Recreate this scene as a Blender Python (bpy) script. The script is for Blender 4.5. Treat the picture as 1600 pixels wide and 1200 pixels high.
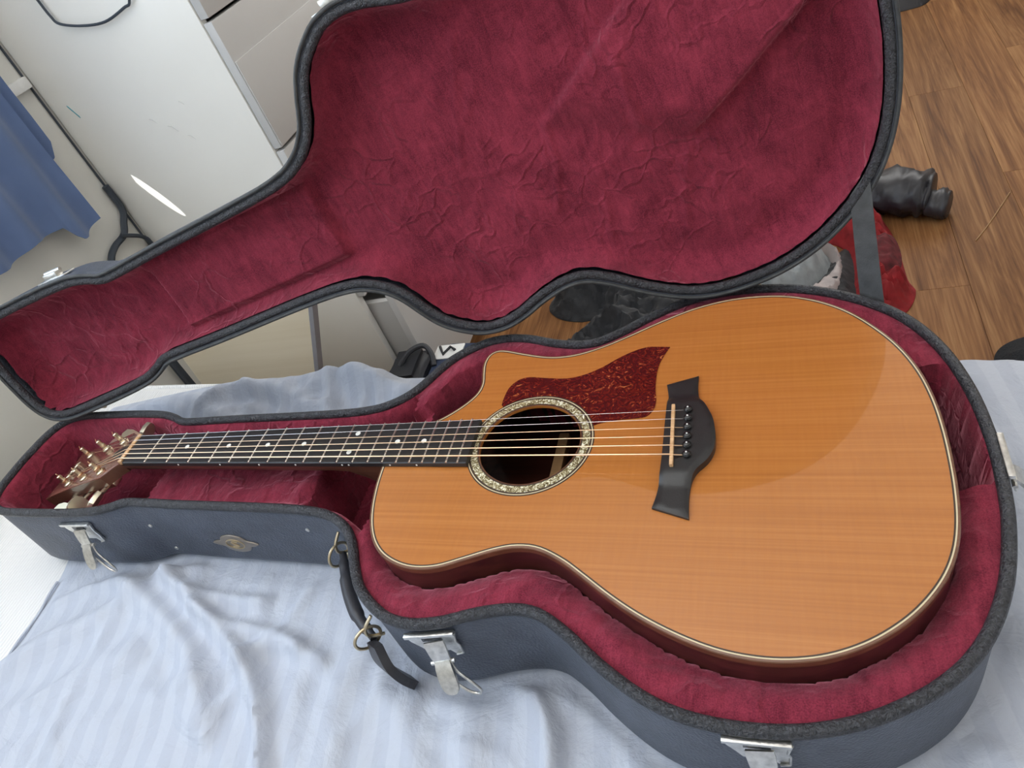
import bpy, bmesh, math, random
import numpy as np
from mathutils import Matrix, Vector, noise
from mathutils.geometry import delaunay_2d_cdt
random.seed(7)
SC = bpy.context.scene
COL = SC.collection
for o in list(bpy.data.objects): bpy.data.objects.remove(o)

# ------------------------------------------------------------------ camera
cam_d = bpy.data.cameras.new('camera'); cam = bpy.data.objects.new('camera', cam_d); COL.objects.link(cam)
_r = Vector((0.92105927, 0.22533871, -0.31760397)); _u = Vector((0.07490278, 0.69783521, 0.7123311)); _f = Vector((-0.382151, 0.67988859, -0.62586909))
m = Matrix((_r, _u, -_f)).transposed().to_4x4(); m.translation = (0.12244787, -0.44672105, 1.13579204)
cam.matrix_world = m
cam_d.sensor_fit = 'HORIZONTAL'; cam_d.sensor_width = 36; cam_d.lens = 1148.47/1600*36
cam_d.clip_start = 0.02
SC.camera = cam
# ------------------------------------------------------------------ sky, daylight, fill lamps, exposure
W = bpy.data.worlds.new('sky'); SC.world = W; W.use_nodes = True
bg = W.node_tree.nodes['Background']; bg.inputs[0].default_value = (0.62, 0.78, 1.0, 1); bg.inputs[1].default_value = 1.0
def area(name, loc, target, sx, sy, power, col):
    d = bpy.data.lights.new(name, 'AREA'); d.shape = 'RECTANGLE'; d.size = sx; d.size_y = sy; d.energy = power; d.color = col
    o = bpy.data.objects.new(name, d); COL.objects.link(o)
    o.matrix_world = Matrix.Translation(loc) @ (Vector(target)-Vector(loc)).to_track_quat('-Z', 'Y').to_matrix().to_4x4()
    return o
WIN = (-1.50, 0.36, 0.98, 2.12)     # window opening y0,y1,z0,z1 in wall_left
area('window_daylight', (-1.33, (WIN[0]+WIN[1])/2, (WIN[2]+WIN[3])/2), (0.0, -0.2, 0.9), WIN[1]-WIN[0], WIN[3]-WIN[2], 20, (0.72, 0.85, 1.0))
wu = area('ceiling_uplight', (-1.31, (WIN[0]+WIN[1])/2, WIN[2]+0.25), (-0.35, 0.0, 2.45), WIN[1]-WIN[0], 0.45, 46, (0.97, 0.98, 1.0)); wu.data.spread = math.radians(95)   # uplight added at the window to brighten the ceiling
area('far_fill_lamp', (0.4, 3.12, 1.55), (0.4, 0.0, 1.0), 1.5, 1.1, 23, (1.0, 0.95, 0.88))  # warm fill lamp added at an unseen far window
area('right_fill_lamp', (2.2, -0.1, 1.6), (0.0, 0.0, 0.5), 1.3, 1.1, 7, (1.0, 0.90, 0.78))  # added warm fill from the right, source not known
# thin sliver of sun between the curtain and the window frame
sp = bpy.data.lights.new('sun_sliver', 'SPOT'); sp.energy = 320; sp.spot_size = math.radians(2.9); sp.spot_blend = 0.08; sp.shadow_soft_size = 0.0; sp.color = (1.0, 0.97, 0.92)
spo = bpy.data.objects.new('sun_sliver', sp); COL.objects.link(spo)
SC.view_settings.view_transform = 'Standard'; SC.view_settings.look = 'None'
SC.view_settings.exposure = 0.0; SC.view_settings.gamma = 1.0; SC.view_settings.use_curve_mapping = False

# ------------------------------------------------------------------ frames
TB = Matrix.Translation((0, 0, 0.638)) @ Matrix.Rotation(math.radians(2.5), 4, 'Y')   # bed frame: the case and guitar lie level on the mattress

# ------------------------------------------------------------------ materials
def nmat(name):
    mt = bpy.data.materials.new(name); mt.use_nodes = True
    nt = mt.node_tree; b = nt.nodes['Principled BSDF']
    return mt, nt, b
def L(nt, a, b): nt.links.new(a, b)
def node(nt, t, **kw):
    n = nt.nodes.new(t)
    for k, v in kw.items():
        if k in n.inputs: n.inputs[k].default_value = v
        else: setattr(n, k, v)
    return n
def coords(nt, scale=(1, 1, 1), rot=(0, 0, 0)):
    tc = node(nt, 'ShaderNodeTexCoord'); mp = node(nt, 'ShaderNodeMapping')
    mp.inputs['Scale'].default_value = scale; mp.inputs['Rotation'].default_value = rot
    L(nt, tc.outputs['Object'], mp.inputs['Vector']); return mp.outputs[0]
def ramp(nt, fac, stops):
    r = node(nt, 'ShaderNodeValToRGB'); e = r.color_ramp.elements
    while len(e) < len(stops): e.new(0.5)
    for i, (p, c) in enumerate(stops): e[i].position = p; e[i].color = (*c, 1) if len(c) == 3 else c
    L(nt, fac, r.inputs[0]); return r.outputs[0]
def bump(nt, b, h, strength=0.3, dist=0.001, prev=None):
    n = node(nt, 'ShaderNodeBump'); n.inputs['Strength'].default_value = strength; n.inputs['Distance'].default_value = dist
    L(nt, h, n.inputs['Height'])
    if prev is not None: L(nt, prev, n.inputs['Normal'])
    L(nt, n.outputs[0], b.inputs['Normal']); return n.outputs[0]
def plain(name, col, rough=0.5, metal=0.0, coat=0.0, spec=0.5, nscale=None, namt=0.0, bscale=None, bamt=0.3, bdist=0.001, sheen=0, sheen_tint=(1, 1, 1)):
    mt, nt, b = nmat(name)
    b.inputs['Base Color'].default_value = (*col, 1); b.inputs['Roughness'].default_value = rough; b.inputs['Metallic'].default_value = metal
    b.inputs['Coat Weight'].default_value = coat; b.inputs['Specular IOR Level'].default_value = spec
    b.inputs['Sheen Weight'].default_value = sheen; b.inputs['Sheen Tint'].default_value = (*sheen_tint, 1)
    v = coords(nt)
    n = node(nt, 'ShaderNodeTexNoise', Scale=nscale or 60.0, Detail=4.0); L(nt, v, n.inputs['Vector'])
    a = namt or 0.06
    L(nt, ramp(nt, n.outputs[0], [(0.25, tuple(c*(1-a) for c in col)), (0.75, tuple(min(1, c*(1+a)) for c in col))]), b.inputs['Base Color'])
    if bscale:
        n2 = node(nt, 'ShaderNodeTexNoise', Scale=bscale, Detail=3.0); L(nt, v, n2.inputs['Vector']); bump(nt, b, n2.outputs[0], bamt, bdist)
    return mt
def m_plush(name, c0, c1, wr=1.0):
    mt, nt, b = nmat(name); v = coords(nt)
    b.inputs['Roughness'].default_value = 0.95; b.inputs['Specular IOR Level'].default_value = 0.15
    b.inputs['Sheen Weight'].default_value = 0.7; b.inputs['Sheen Roughness'].default_value = 0.45; b.inputs['Sheen Tint'].default_value = (0.85, 0.30, 0.38, 1)
    n1 = node(nt, 'ShaderNodeTexNoise', Scale=22.0, Detail=6.0, Roughness=0.65, Distortion=0.6); L(nt, v, n1.inputs['Vector'])
    n2 = node(nt, 'ShaderNodeTexNoise', Scale=900.0, Detail=2.0); L(nt, v, n2.inputs['Vector'])
    mx = node(nt, 'ShaderNodeMath', operation='MULTIPLY_ADD'); mx.inputs[1].default_value = 0.45; L(nt, n2.outputs[0], mx.inputs[0])
    sc = node(nt, 'ShaderNodeMath', operation='MULTIPLY'); sc.inputs[1].default_value = 0.6; L(nt, n1.outputs[0], sc.inputs[0]); L(nt, sc.outputs[0], mx.inputs[2])
    vc = coords(nt, (150, 26, 60), (0, 0, 0.25)); n5 = node(nt, 'ShaderNodeTexNoise', Scale=1.0, Detail=5.0, Distortion=1.0, Roughness=0.65); L(nt, vc, n5.inputs['Vector'])
    mx2 = node(nt, 'ShaderNodeMath', operation='MULTIPLY_ADD'); mx2.inputs[1].default_value = 0.35; L(nt, n5.outputs[0], mx2.inputs[0]); L(nt, mx.outputs[0], mx2.inputs[2])
    L(nt, ramp(nt, mx2.outputs[0], [(0.54, c0), (0.86, c1)]), b.inputs['Base Color'])
    # creases: distorted voronoi cell edges
    nz = node(nt, 'ShaderNodeTexNoise', Scale=14.0, Detail=3.0); L(nt, v, nz.inputs['Vector'])
    ad = node(nt, 'ShaderNodeMixRGB', blend_type='ADD'); ad.inputs[0].default_value = 0.10; L(nt, v, ad.inputs[1]); L(nt, nz.outputs['Color'], ad.inputs[2])
    vo = node(nt, 'ShaderNodeTexVoronoi', feature='DISTANCE_TO_EDGE', Scale=26.0); L(nt, ad.outputs[0], vo.inputs['Vector'])
    cr = ramp(nt, vo.outputs['Distance'], [(0.0, (1, 1, 1)), (0.10, (0.0, 0.0, 0.0))])
    msk = node(nt, 'ShaderNodeTexNoise', Scale=9.0, Detail=2.0); L(nt, v, msk.inputs['Vector'])
    mk = ramp(nt, msk.outputs[0], [(0.42, (0, 0, 0)), (0.62, (1, 1, 1))])
    mu = node(nt, 'ShaderNodeMixRGB', blend_type='MULTIPLY'); mu.inputs[0].default_value = 1; L(nt, cr, mu.inputs[1]); L(nt, mk, mu.inputs[2])
    p = bump(nt, b, mu.outputs[0], 0.75*wr, 0.0022)
    n3 = node(nt, 'ShaderNodeTexNoise', Scale=55.0, Detail=5.0, Distortion=1.2); L(nt, v, n3.inputs['Vector'])
    p = bump(nt, b, n3.outputs[0], 0.35*wr, 0.004, p)
    vs = coords(nt, (160, 30, 60), (0, 0, 0.25)); n4 = node(nt, 'ShaderNodeTexNoise', Scale=1.0, Detail=4.0, Distortion=1.0); L(nt, vs, n4.inputs['Vector'])
    p = bump(nt, b, n4.outputs[0], 0.35*wr, 0.0022, p)
    bump(nt, b, n2.outputs[0], 0.25, 0.0008, p)
    return mt
def m_vinyl(name, col, scale=420.0, amt=0.5, rough=0.46):
    mt, nt, b = nmat(name); v = coords(nt)
    b.inputs['Base Color'].default_value = (*col, 1); b.inputs['Roughness'].default_value = rough; b.inputs['Specular IOR Level'].default_value = 0.5
    n = node(nt, 'ShaderNodeTexVoronoi', Scale=scale); L(nt, v, n.inputs['Vector'])
    n1 = node(nt, 'ShaderNodeTexNoise', Scale=40.0, Detail=4.0); L(nt, v, n1.inputs['Vector'])
    L(nt, ramp(nt, n1.outputs[0], [(0.3, tuple(c*0.85 for c in col)), (0.7, tuple(c*1.2 for c in col))]), b.inputs['Base Color'])
    bump(nt, b, n.outputs['Distance'], amt, 0.0012)
    return mt
def m_topwood():
    mt, nt, b = nmat('cedar_top')
    b.inputs['Roughness'].default_value = 0.30; b.inputs['Coat Weight'].default_value = 1.0; b.inputs['Coat Roughness'].default_value = 0.03; b.inputs['Coat IOR'].default_value = 1.5
    b.inputs['Specular IOR Level'].default_value = 0.25
    v = coords(nt, (2.2, 330, 1)); n = node(nt, 'ShaderNodeTexNoise', Scale=1.0, Detail=4.0, Roughness=0.6); L(nt, v, n.inputs['Vector'])
    v2 = coords(nt, (1.2, 36, 1)); n2 = node(nt, 'ShaderNodeTexNoise', Scale=1.0, Detail=3.0); L(nt, v2, n2.inputs['Vector'])
    v3 = coords(nt, (300, 20, 1), (0, 0, 0.22)); n3 = node(nt, 'ShaderNodeTexNoise', Scale=1.0, Detail=2.0); L(nt, v3, n3.inputs['Vector'])
    a = node(nt, 'ShaderNodeMath', operation='MULTIPLY'); a.inputs[1].default_value = 0.50; L(nt, n.outputs[0], a.inputs[0])
    c = node(nt, 'ShaderNodeMath', operation='MULTIPLY_ADD'); c.inputs[1].default_value = 0.20; L(nt, n2.outputs[0], c.inputs[0]); L(nt, a.outputs[0], c.inputs[2])
    d = node(nt, 'ShaderNodeMath', operation='MULTIPLY_ADD'); d.inputs[1].default_value = 0.10; L(nt, n3.outputs[0], d.inputs[0]); L(nt, c.outputs[0], d.inputs[2])
    L(nt, ramp(nt, d.outputs[0], [(0.22, (0.355, 0.118, 0.022)), (0.40, (0.435, 0.155, 0.032)), (0.56, (0.50, 0.195, 0.047))]), b.inputs['Base Color'])
    return mt
def m_wood(name, c0, c1, sc, coat=0.6, rough=0.35, axis='X'):
    mt, nt, b = nmat(name)
    s = {'X': (sc*0.05, sc, sc), 'Y': (sc, sc*0.05, sc), 'Z': (sc, sc, sc*0.05)}[axis]
    v = coords(nt, s); n = node(nt, 'ShaderNodeTexNoise', Scale=1.0, Detail=6.0, Distortion=0.6, Roughness=0.6); L(nt, v, n.inputs['Vector'])
    L(nt, ramp(nt, n.outputs[0], [(0.32, c0), (0.68, c1)]), b.inputs['Base Color'])
    b.inputs['Roughness'].default_value = rough; b.inputs['Coat Weight'].default_value = coat; b.inputs['Coat Roughness'].default_value = 0.06
    return mt
def m_plank():
    mt, nt, b = nmat('floor_wood')
    tc = node(nt, 'ShaderNodeTexCoord'); oi = node(nt, 'ShaderNodeObjectInfo')
    ad = node(nt, 'ShaderNodeVectorMath', operation='MULTIPLY_ADD'); ad.inputs[1].default_value = (1, 1, 1)
    cmb = node(nt, 'ShaderNodeCombineXYZ'); mlt = node(nt, 'ShaderNodeMath', operation='MULTIPLY'); mlt.inputs[1].default_value = 37.0
    L(nt, oi.outputs['Random'], mlt.inputs[0]); L(nt, mlt.outputs[0], cmb.inputs[0]); L(nt, mlt.outputs[0], cmb.inputs[1])
    L(nt, tc.outputs['Object'], ad.inputs[0]); L(nt, cmb.outputs[0], ad.inputs[2])
    mp = node(nt, 'ShaderNodeMapping'); mp.inputs['Scale'].default_value = (26, 1.5, 1); L(nt, ad.outputs[0], mp.inputs['Vector'])
    n = node(nt, 'ShaderNodeTexNoise', Scale=1.0, Detail=6.0, Roughness=0.62, Distortion=1.3); L(nt, mp.outputs[0], n.inputs['Vector'])
    mp2 = node(nt, 'ShaderNodeMapping'); mp2.inputs['Scale'].default_value = (240, 6, 1); L(nt, ad.outputs[0], mp2.inputs['Vector'])
    n2 = node(nt, 'ShaderNodeTexNoise', Scale=1.0, Detail=3.0); L(nt, mp2.outputs[0], n2.inputs['Vector'])
    c = node(nt, 'ShaderNodeMath', operation='MULTIPLY_ADD'); c.inputs[1].default_value = 0.3; L(nt, n2.outputs[0], c.inputs[0])
    a = node(nt, 'ShaderNodeMath', operation='MULTIPLY'); a.inputs[1].default_value = 0.7; L(nt, n.outputs[0], a.inputs[0]); L(nt, a.outputs[0], c.inputs[2])
    col = ramp(nt, c.outputs[0], [(0.36, (0.120, 0.046, 0.014)), (0.5, (0.232, 0.103, 0.036)), (0.64, (0.36, 0.185, 0.074))])
    hs = node(nt, 'ShaderNodeHueSaturation'); L(nt, col, hs.inputs['Color'])
    r2 = node(nt, 'ShaderNodeMapRange'); r2.inputs[3].default_value = 0.86; r2.inputs[4].default_value = 1.14; L(nt, oi.outputs['Random'], r2.inputs[0]); L(nt, r2.outputs[0], hs.inputs['Value'])
    L(nt, hs.outputs[0], b.inputs['Base Color']); b.inputs['Roughness'].default_value = 0.6; b.inputs['Specular IOR Level'].default_value = 0.25
    bump(nt, b, n2.outputs[0], 0.12, 0.0006)
    return mt
def m_tortoise():
    mt, nt, b = nmat('tortoiseshell'); v = coords(nt)
    n = node(nt, 'ShaderNodeTexNoise', Scale=95.0, Detail=4.0, Roughness=0.6, Distortion=3.2); L(nt, v, n.inputs['Vector'])
    L(nt, ramp(nt, n.outputs[0], [(0.46, (0.070, 0.006, 0.005)), (0.60, (0.12, 0.012, 0.007)), (0.67, (0.34, 0.09, 0.03)), (0.73, (0.55, 0.24, 0.08))]), b.inputs['Base Color'])
    b.inputs['Roughness'].default_value = 0.15; b.inputs['Coat Weight'].default_value = 0.6; b.inputs['Coat Roughness'].default_value = 0.05
    return mt
def m_abalone():
    mt, nt, b = nmat('abalone_shell'); v = coords(nt)
    n2 = node(nt, 'ShaderNodeTexNoise', Scale=210.0, Detail=5.0, Distortion=2.5); L(nt, v, n2.inputs['Vector'])
    L(nt, ramp(nt, n2.outputs[0], [(0.40, (0.11, 0.08, 0.035)), (0.48, (0.27, 0.22, 0.11)), (0.55, (0.50, 0.45, 0.27)), (0.63, (0.85, 0.84, 0.68))]), b.inputs['Base Color'])
    b.inputs['Roughness'].default_value = 0.2; b.inputs['Coat Weight'].default_value = 0.8
    return mt
def m_sheet():
    mt, nt, b = nmat('striped_cotton'); v = coords(nt, (1, 1, 1), (0, 0, math.radians(-9)))
    sx = node(nt, 'ShaderNodeSeparateXYZ'); L(nt, v, sx.inputs[0])
    s = node(nt, 'ShaderNodeMath', operation='MULTIPLY'); s.inputs[1].default_value = 2*math.pi/0.029; L(nt, sx.outputs[0], s.inputs[0])
    si = node(nt, 'ShaderNodeMath', operation='SINE'); L(nt, s.outputs[0], si.inputs[0])
    mr = node(nt, 'ShaderNodeMapRange'); mr.inputs[1].default_value = -0.12; mr.inputs[2].default_value = 0.12; L(nt, si.outputs[0], mr.inputs[0])
    L(nt, ramp(nt, mr.outputs[0], [(0.0, (0.445, 0.480, 0.560)), (1.0, (0.480, 0.515, 0.59))]), b.inputs['Base Color'])
    L(nt, ramp(nt, mr.outputs[0], [(0.0, (0.78, 0.78, 0.78)), (1.0, (0.66, 0.66, 0.66))]), b.inputs['Roughness'])
    b.inputs['Specular IOR Level'].default_value = 0.3; b.inputs['Sheen Weight'].default_value = 0.15
    v1 = coords(nt)
    n = node(nt, 'ShaderNodeTexNoise', Scale=16.0, Detail=6.0, Distortion=1.0, Roughness=0.55); L(nt, v1, n.inputs['Vector'])
    p = bump(nt, b, n.outputs[0], 0.45, 0.012)
    n6 = node(nt, 'ShaderNodeTexNoise', Scale=48.0, Detail=4.0, Distortion=1.6); L(nt, v1, n6.inputs['Vector']); p = bump(nt, b, n6.outputs[0], 0.3, 0.004, p)
    n3 = node(nt, 'ShaderNodeTexNoise', Scale=1500.0, Detail=1.0); L(nt, v1, n3.inputs['Vector']); bump(nt, b, n3.outputs[0], 0.12, 0.0005, p)
    return mt
def m_ribbed():
    mt, nt, b = nmat('ribbed_mattress_cover'); v = coords(nt)
    w = node(nt, 'ShaderNodeTexWave', Scale=62.0, Distortion=0.3); w.bands_direction = 'X'; L(nt, v, w.inputs['Vector'])
    L(nt, ramp(nt, w.outputs[0], [(0.0, (0.76, 0.75, 0.73)), (1.0, (0.84, 0.83, 0.81))]), b.inputs['Base Color'])
    b.inputs['Roughness'].default_value = 0.9; bump(nt, b, w.outputs[0], 0.6, 0.0010)
    return mt
def m_rope(name, col):
    mt, nt, b = nmat(name); v = coords(nt)
    n = node(nt, 'ShaderNodeTexNoise', Scale=300.0, Detail=3.0, Distortion=1.5); L(nt, v, n.inputs['Vector'])
    L(nt, ramp(nt, n.outputs[0], [(0.4, tuple(c*0.6 for c in col)), (0.65, tuple(c*1.9 for c in col))]), b.inputs['Base Color'])
    b.inputs['Roughness'].default_value = 0.42; bump(nt, b, n.outputs[0], 0.9, 0.003)
    return mt
MT = dict(
    plush=m_plush('wine_plush', (0.105, 0.011, 0.023), (0.285, 0.036, 0.064)),
    vinyl=m_vinyl('black_vinyl', (0.066, 0.077, 0.103)), rope=m_rope('black_vinyl_welt', (0.030, 0.031, 0.036)),
    strap=plain('grey_strap', (0.045, 0.047, 0.048), 0.6, nscale=90, namt=0.35, bscale=600, bamt=0.3),
    top=m_topwood(), rose=m_wood('rosewood', (0.022, 0.006, 0.005), (0.075, 0.024, 0.015), 90, 0.8, 0.3),
    bind=m_wood('wood_binding', (0.10, 0.036, 0.016), (0.19, 0.08, 0.038), 120, 0.6), cream=plain('cream_line', (0.62, 0.53, 0.34), 0.35), dark=plain('dark_line', (0.05, 0.03, 0.02), 0.35),
    neck=m_wood('mahogany', (0.06, 0.022, 0.013), (0.12, 0.05, 0.028), 60, 0.3, 0.4), headwood=m_wood('headplate_rosewood', (0.10, 0.035, 0.025), (0.22, 0.09, 0.06), 80, 0.7, 0.25),
    ebony=plain('ebony', (0.018, 0.017, 0.017), 0.38, bscale=900, bamt=0.1), fretwire=plain('nickel_fretwire', (0.75, 0.72, 0.66), 0.25, 1.0),
    pearl=plain('pearl_dot', (0.8, 0.8, 0.75), 0.2, 0.0, 0.5), bone=m_wood('bone', (0.50, 0.28, 0.13), (0.70, 0.46, 0.25), 200, 0.2), bronze=plain('bronze_string', (0.80, 0.56, 0.36), 0.28, 1.0), steel=plain('steel_string', (0.75, 0.72, 0.70), 0.25, 1.0),
    gold=plain('gold_plate', (0.78, 0.68, 0.48), 0.28, 1.0), goldm=plain('pale_gold_button', (0.72, 0.66, 0.50), 0.32, 0.8), tort=m_tortoise(), aba=m_abalone(), black=plain('black_plastic', (0.012, 0.012, 0.013), 0.2, coat=0.3),
    brace=m_wood('spruce_brace', (0.35, 0.20, 0.09), (0.5, 0.3, 0.15), 60, 0), paper=plain('paper_label', (0.75, 0.74, 0.7), 0.8),
    chrome=plain('worn_nickel', (0.66, 0.65, 0.62), 0.30, 1.0, nscale=160, namt=0.25, bscale=500, bamt=0.25), brass=plain('dull_brass', (0.55, 0.45, 0.30), 0.35, 1.0), badge=plain('tarnished_badge', (0.30, 0.26, 0.22), 0.4, 0.8),
    leather=plain('black_leather', (0.028, 0.028, 0.034), 0.42, bscale=260, bamt=0.3, bdist=0.001),
    sheet=m_sheet(), mattress=m_ribbed(), stitch=plain('hem_thread', (0.70, 0.74, 0.82), 0.8), plank=m_plank(),
    wall=plain('painted_wall', (0.70, 0.69, 0.64), 0.85, nscale=8, bscale=120, bamt=0.05), ceil=plain('white_ceiling', (0.88, 0.86, 0.82), 0.9, nscale=8), subfloor=plain('underlay', (0.05, 0.03, 0.02), 0.9),
    white=plain('white_laminate', (0.84, 0.83, 0.785), 0.30, nscale=5, namt=0.03), white_shaded=plain('white_laminate_shaded', (0.55, 0.545, 0.535), 0.4, nscale=5, namt=0.03), birch=m_wood('birch_board', (0.76, 0.66, 0.48), (0.84, 0.75, 0.58), 30, 0.1, 0.5, 'X'),  # second laminate is the white darkened for shade on the drawer fronts
    edge=plain('grey_edging', (0.30, 0.30, 0.33), 0.5), blue=plain('blue_cloth', (0.11, 0.165, 0.31), 0.9, nscale=12, namt=0.12, bscale=900, bamt=0.2, sheen=0.2), cable=plain('dark_cable', (0.035, 0.045, 0.06), 0.5), teal=plain('teal_mark', (0.06, 0.30, 0.35), 0.6), scuff=plain('grey_scuff', (0.60, 0.60, 0.57), 0.5),
    blackcloth=plain('black_cloth', (0.018, 0.019, 0.022), 0.75, nscale=20, namt=0.3, bscale=70, bamt=0.5, bdist=0.004, sheen=0.1), greycloth=plain('silver_grey_cloth', (0.30, 0.325, 0.335), 0.8, nscale=30, namt=0.25, bscale=80, bamt=0.5, bdist=0.003), pinkcloth=plain('pale_beige_cloth', (0.42, 0.37, 0.36), 0.85), redcloth=plain('red_cloth', (0.26, 0.012, 0.016), 0.85, nscale=40, namt=0.3, bscale=80, bamt=0.5, bdist=0.003), darkred=plain('dark_red_check', (0.10, 0.008, 0.012), 0.85, nscale=60, namt=0.6),
    bag=plain('black_nylon', (0.022, 0.024, 0.030), 0.55, bscale=500, bamt=0.3), navy=plain('navy_nylon', (0.025, 0.04, 0.085), 0.6, bscale=500, bamt=0.3), whitelab=plain('white_label', (0.8, 0.8, 0.78), 0.6), rug=plain('dark_fuzz', (0.016, 0.018, 0.022), 0.95, bscale=300, bamt=1.0, bdist=0.006), glass=None, frame=plain('white_frame', (0.8, 0.8, 0.78), 0.4), metalrail=plain('rail', (0.5, 0.5, 0.5), 0.3, 1.0), bedwood=m_wood('bed_frame_wood', (0.3, 0.2, 0.11), (0.42, 0.29, 0.17), 40, 0.1), lining=plain('dark_compartment_stuff', (0.03, 0.05, 0.05), 0.7),
)
gm, gnt, gb = nmat('window_glass'); gb.inputs['Roughness'].default_value = 0.02; gb.inputs['Base Color'].default_value = (0.9, 0.95, 1, 1)
_t = node(gnt, 'ShaderNodeBsdfTransparent'); _mx = node(gnt, 'ShaderNodeMixShader'); _mx.inputs[0].default_value = 0.06
L(gnt, _t.outputs[0], _mx.inputs[1]); L(gnt, gb.outputs[0], _mx.inputs[2]); L(gnt, _mx.outputs[0], gnt.nodes['Material Output'].inputs['Surface']); MT['glass'] = gm

# ------------------------------------------------------------------ object helpers
def link(name, me, mat, parent=None, M=None, smooth=True, angle=35):
    o = bpy.data.objects.new(name, me); COL.objects.link(o)
    if mat is not None and not me.materials: me.materials.append(MT[mat] if isinstance(mat, str) else mat)
    if smooth and len(me.polygons):
        me.polygons.foreach_set('use_smooth', [True]*len(me.polygons))
        try: me.set_sharp_from_angle(angle=math.radians(angle))
        except Exception: pass
    if parent is not None: o.parent = parent
    if M is not None:
        if parent is not None: o.matrix_local = M
        else: o.matrix_world = M
    return o
def mk(name, V, F, mat, parent=None, M=None, smooth=True, angle=35):
    me = bpy.data.meshes.new(name); me.from_pydata([tuple(map(float, v)) for v in V], [], [tuple(map(int, f)) for f in F]); me.update()
    bm = bmesh.new(); bm.from_mesh(me); bmesh.ops.recalc_face_normals(bm, faces=bm.faces); bm.to_mesh(me); bm.free()
    return link(name, me, mat, parent, M, smooth, angle)
def empty(name, M=None):
    o = bpy.data.objects.new(name, None); o.empty_display_size = 0.05; COL.objects.link(o)
    if M is not None: o.matrix_world = M
    return o
def tag(o, label=None, cat=None, group=None, kind=None):
    if label: o['label'] = label
    if cat: o['category'] = cat
    if group: o['group'] = group
    if kind: o['kind'] = kind
    return o
class MB:
    def __init__(s): s.V = []; s.F = []
    def add(s, V, F):
        k = len(s.V); s.V += [tuple(map(float, v)) for v in V]; s.F += [tuple(int(i)+k for i in f) for f in F]; return s
    def box(s, x0, x1, y0, y1, z0, z1, b=0.0):
        if b <= 0:
            V = [(x, y, z) for x in (x0, x1) for y in (y0, y1) for z in (z0, z1)]
            F = [(0, 1, 3, 2), (4, 6, 7, 5), (0, 4, 5, 1), (2, 3, 7, 6), (0, 2, 6, 4), (1, 5, 7, 3)]
            return s.add(V, F)
        bm = bmesh.new(); bmesh.ops.create_cube(bm, size=1)
        for v in bm.verts: v.co = ((x0+x1)/2+v.co.x*(x1-x0), (y0+y1)/2+v.co.y*(y1-y0), (z0+z1)/2+v.co.z*(z1-z0))
        bmesh.ops.bevel(bm, geom=list(bm.edges), offset=b, segments=2, affect='EDGES', profile=0.6)
        bm.verts.index_update(); s.add([v.co[:] for v in bm.verts], [[v.index for v in f.verts] for f in bm.faces]); bm.free(); return s
    def tube(s, pts, r, n=8, closed=False, cap=True):
        P = [Vector(q) for q in pts]; N = len(P); rs = r if hasattr(r, '__len__') else [r]*N
        V = []; up = None
        for i in range(N):
            if closed: t = (P[(i+1) % N]-P[i-1])
            else: t = P[min(i+1, N-1)]-P[max(i-1, 0)]
            t.normalize()
            if up is None:
                up = Vector((0, 0, 1)) if abs(t.z) < 0.9 else Vector((1, 0, 0))
            a = up-t*up.dot(t); a.normalize(); up = a; b = t.cross(a)
            for k in range(n):
                an = 2*math.pi*k/n; V.append(P[i]+(a*math.cos(an)+b*math.sin(an))*rs[i])
        F = []
        for i in range(N if closed else N-1):
            j = (i+1) % N
            for k in range(n): F.append((i*n+k, i*n+(k+1) % n, j*n+(k+1) % n, j*n+k))
        if cap and not closed: F += [tuple(range(n-1, -1, -1)), tuple((N-1)*n+k for k in range(n))]
        return s.add(V, F)
    def lathe(s, prof, c, axis=Vector((0, 0, 1)), n=16):
        ax = Vector(axis).normalized(); a = ax.orthogonal().normalized(); b = ax.cross(a); c = Vector(c); V = []; F = []
        for r, h in prof:
            for k in range(n):
                an = 2*math.pi*k/n; V.append(c+ax*h+(a*math.cos(an)+b*math.sin(an))*r)
        for i in range(len(prof)-1):
            for k in range(n): F.append((i*n+k, i*n+(k+1) % n, (i+1)*n+(k+1) % n, (i+1)*n+k))
        F += [tuple(range(n-1, -1, -1)), tuple((len(prof)-1)*n+k for k in range(n))]
        return s.add(V, F)
    def prism(s, poly, z0, z1, bev=0.0):
        N = len(poly); P = np.array(poly, float)
        rings = [(P, z0), (P, z1)] if bev <= 0 else [(P, z0), (P, z1-bev), (offset(P, -bev*0.35), z1-bev*0.35), (offset(P, -bev), z1)]
        V = [(q[0], q[1], z) for R_, z in rings for q in R_]; F = []
        for i in range(len(rings)-1):
            for k in range(N): F.append((i*N+k, i*N+(k+1) % N, (i+1)*N+(k+1) % N, (i+1)*N+k))
        F += [tuple(range(N-1, -1, -1)), tuple((len(rings)-1)*N+k for k in range(N))]
        return s.add(V, F)
    def build(s, name, mat, parent=None, M=None, smooth=True, angle=35): return mk(name, s.V, s.F, mat, parent, M, smooth, angle)
def catmull(P, closed=True, sub=6):
    P = np.array(P, float); n = len(P); out = []
    for i in range(n if closed else n-1):
        p0, p1, p2, p3 = (P[(i+k-1) % n] if closed else P[min(max(i+k-1, 0), n-1)] for k in range(4))
        for j in range(sub):
            t = j/sub; out.append(0.5*((2*p1)+(-p0+p2)*t+(2*p0-5*p1+4*p2-p3)*t*t+(-p0+3*p1-3*p2+p3)*t**3))
    if not closed: out.append(P[-1])
    return np.array(out)
def resample(P, n):
    Q = np.vstack([P, P[:1]]); s = np.r_[0, np.cumsum(np.hypot(*np.diff(Q[:, :2], axis=0).T))]
    t = np.linspace(0, s[-1], n, endpoint=False)
    return np.stack([np.interp(t, s, Q[:, k]) for k in range(Q.shape[1])], 1)
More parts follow.
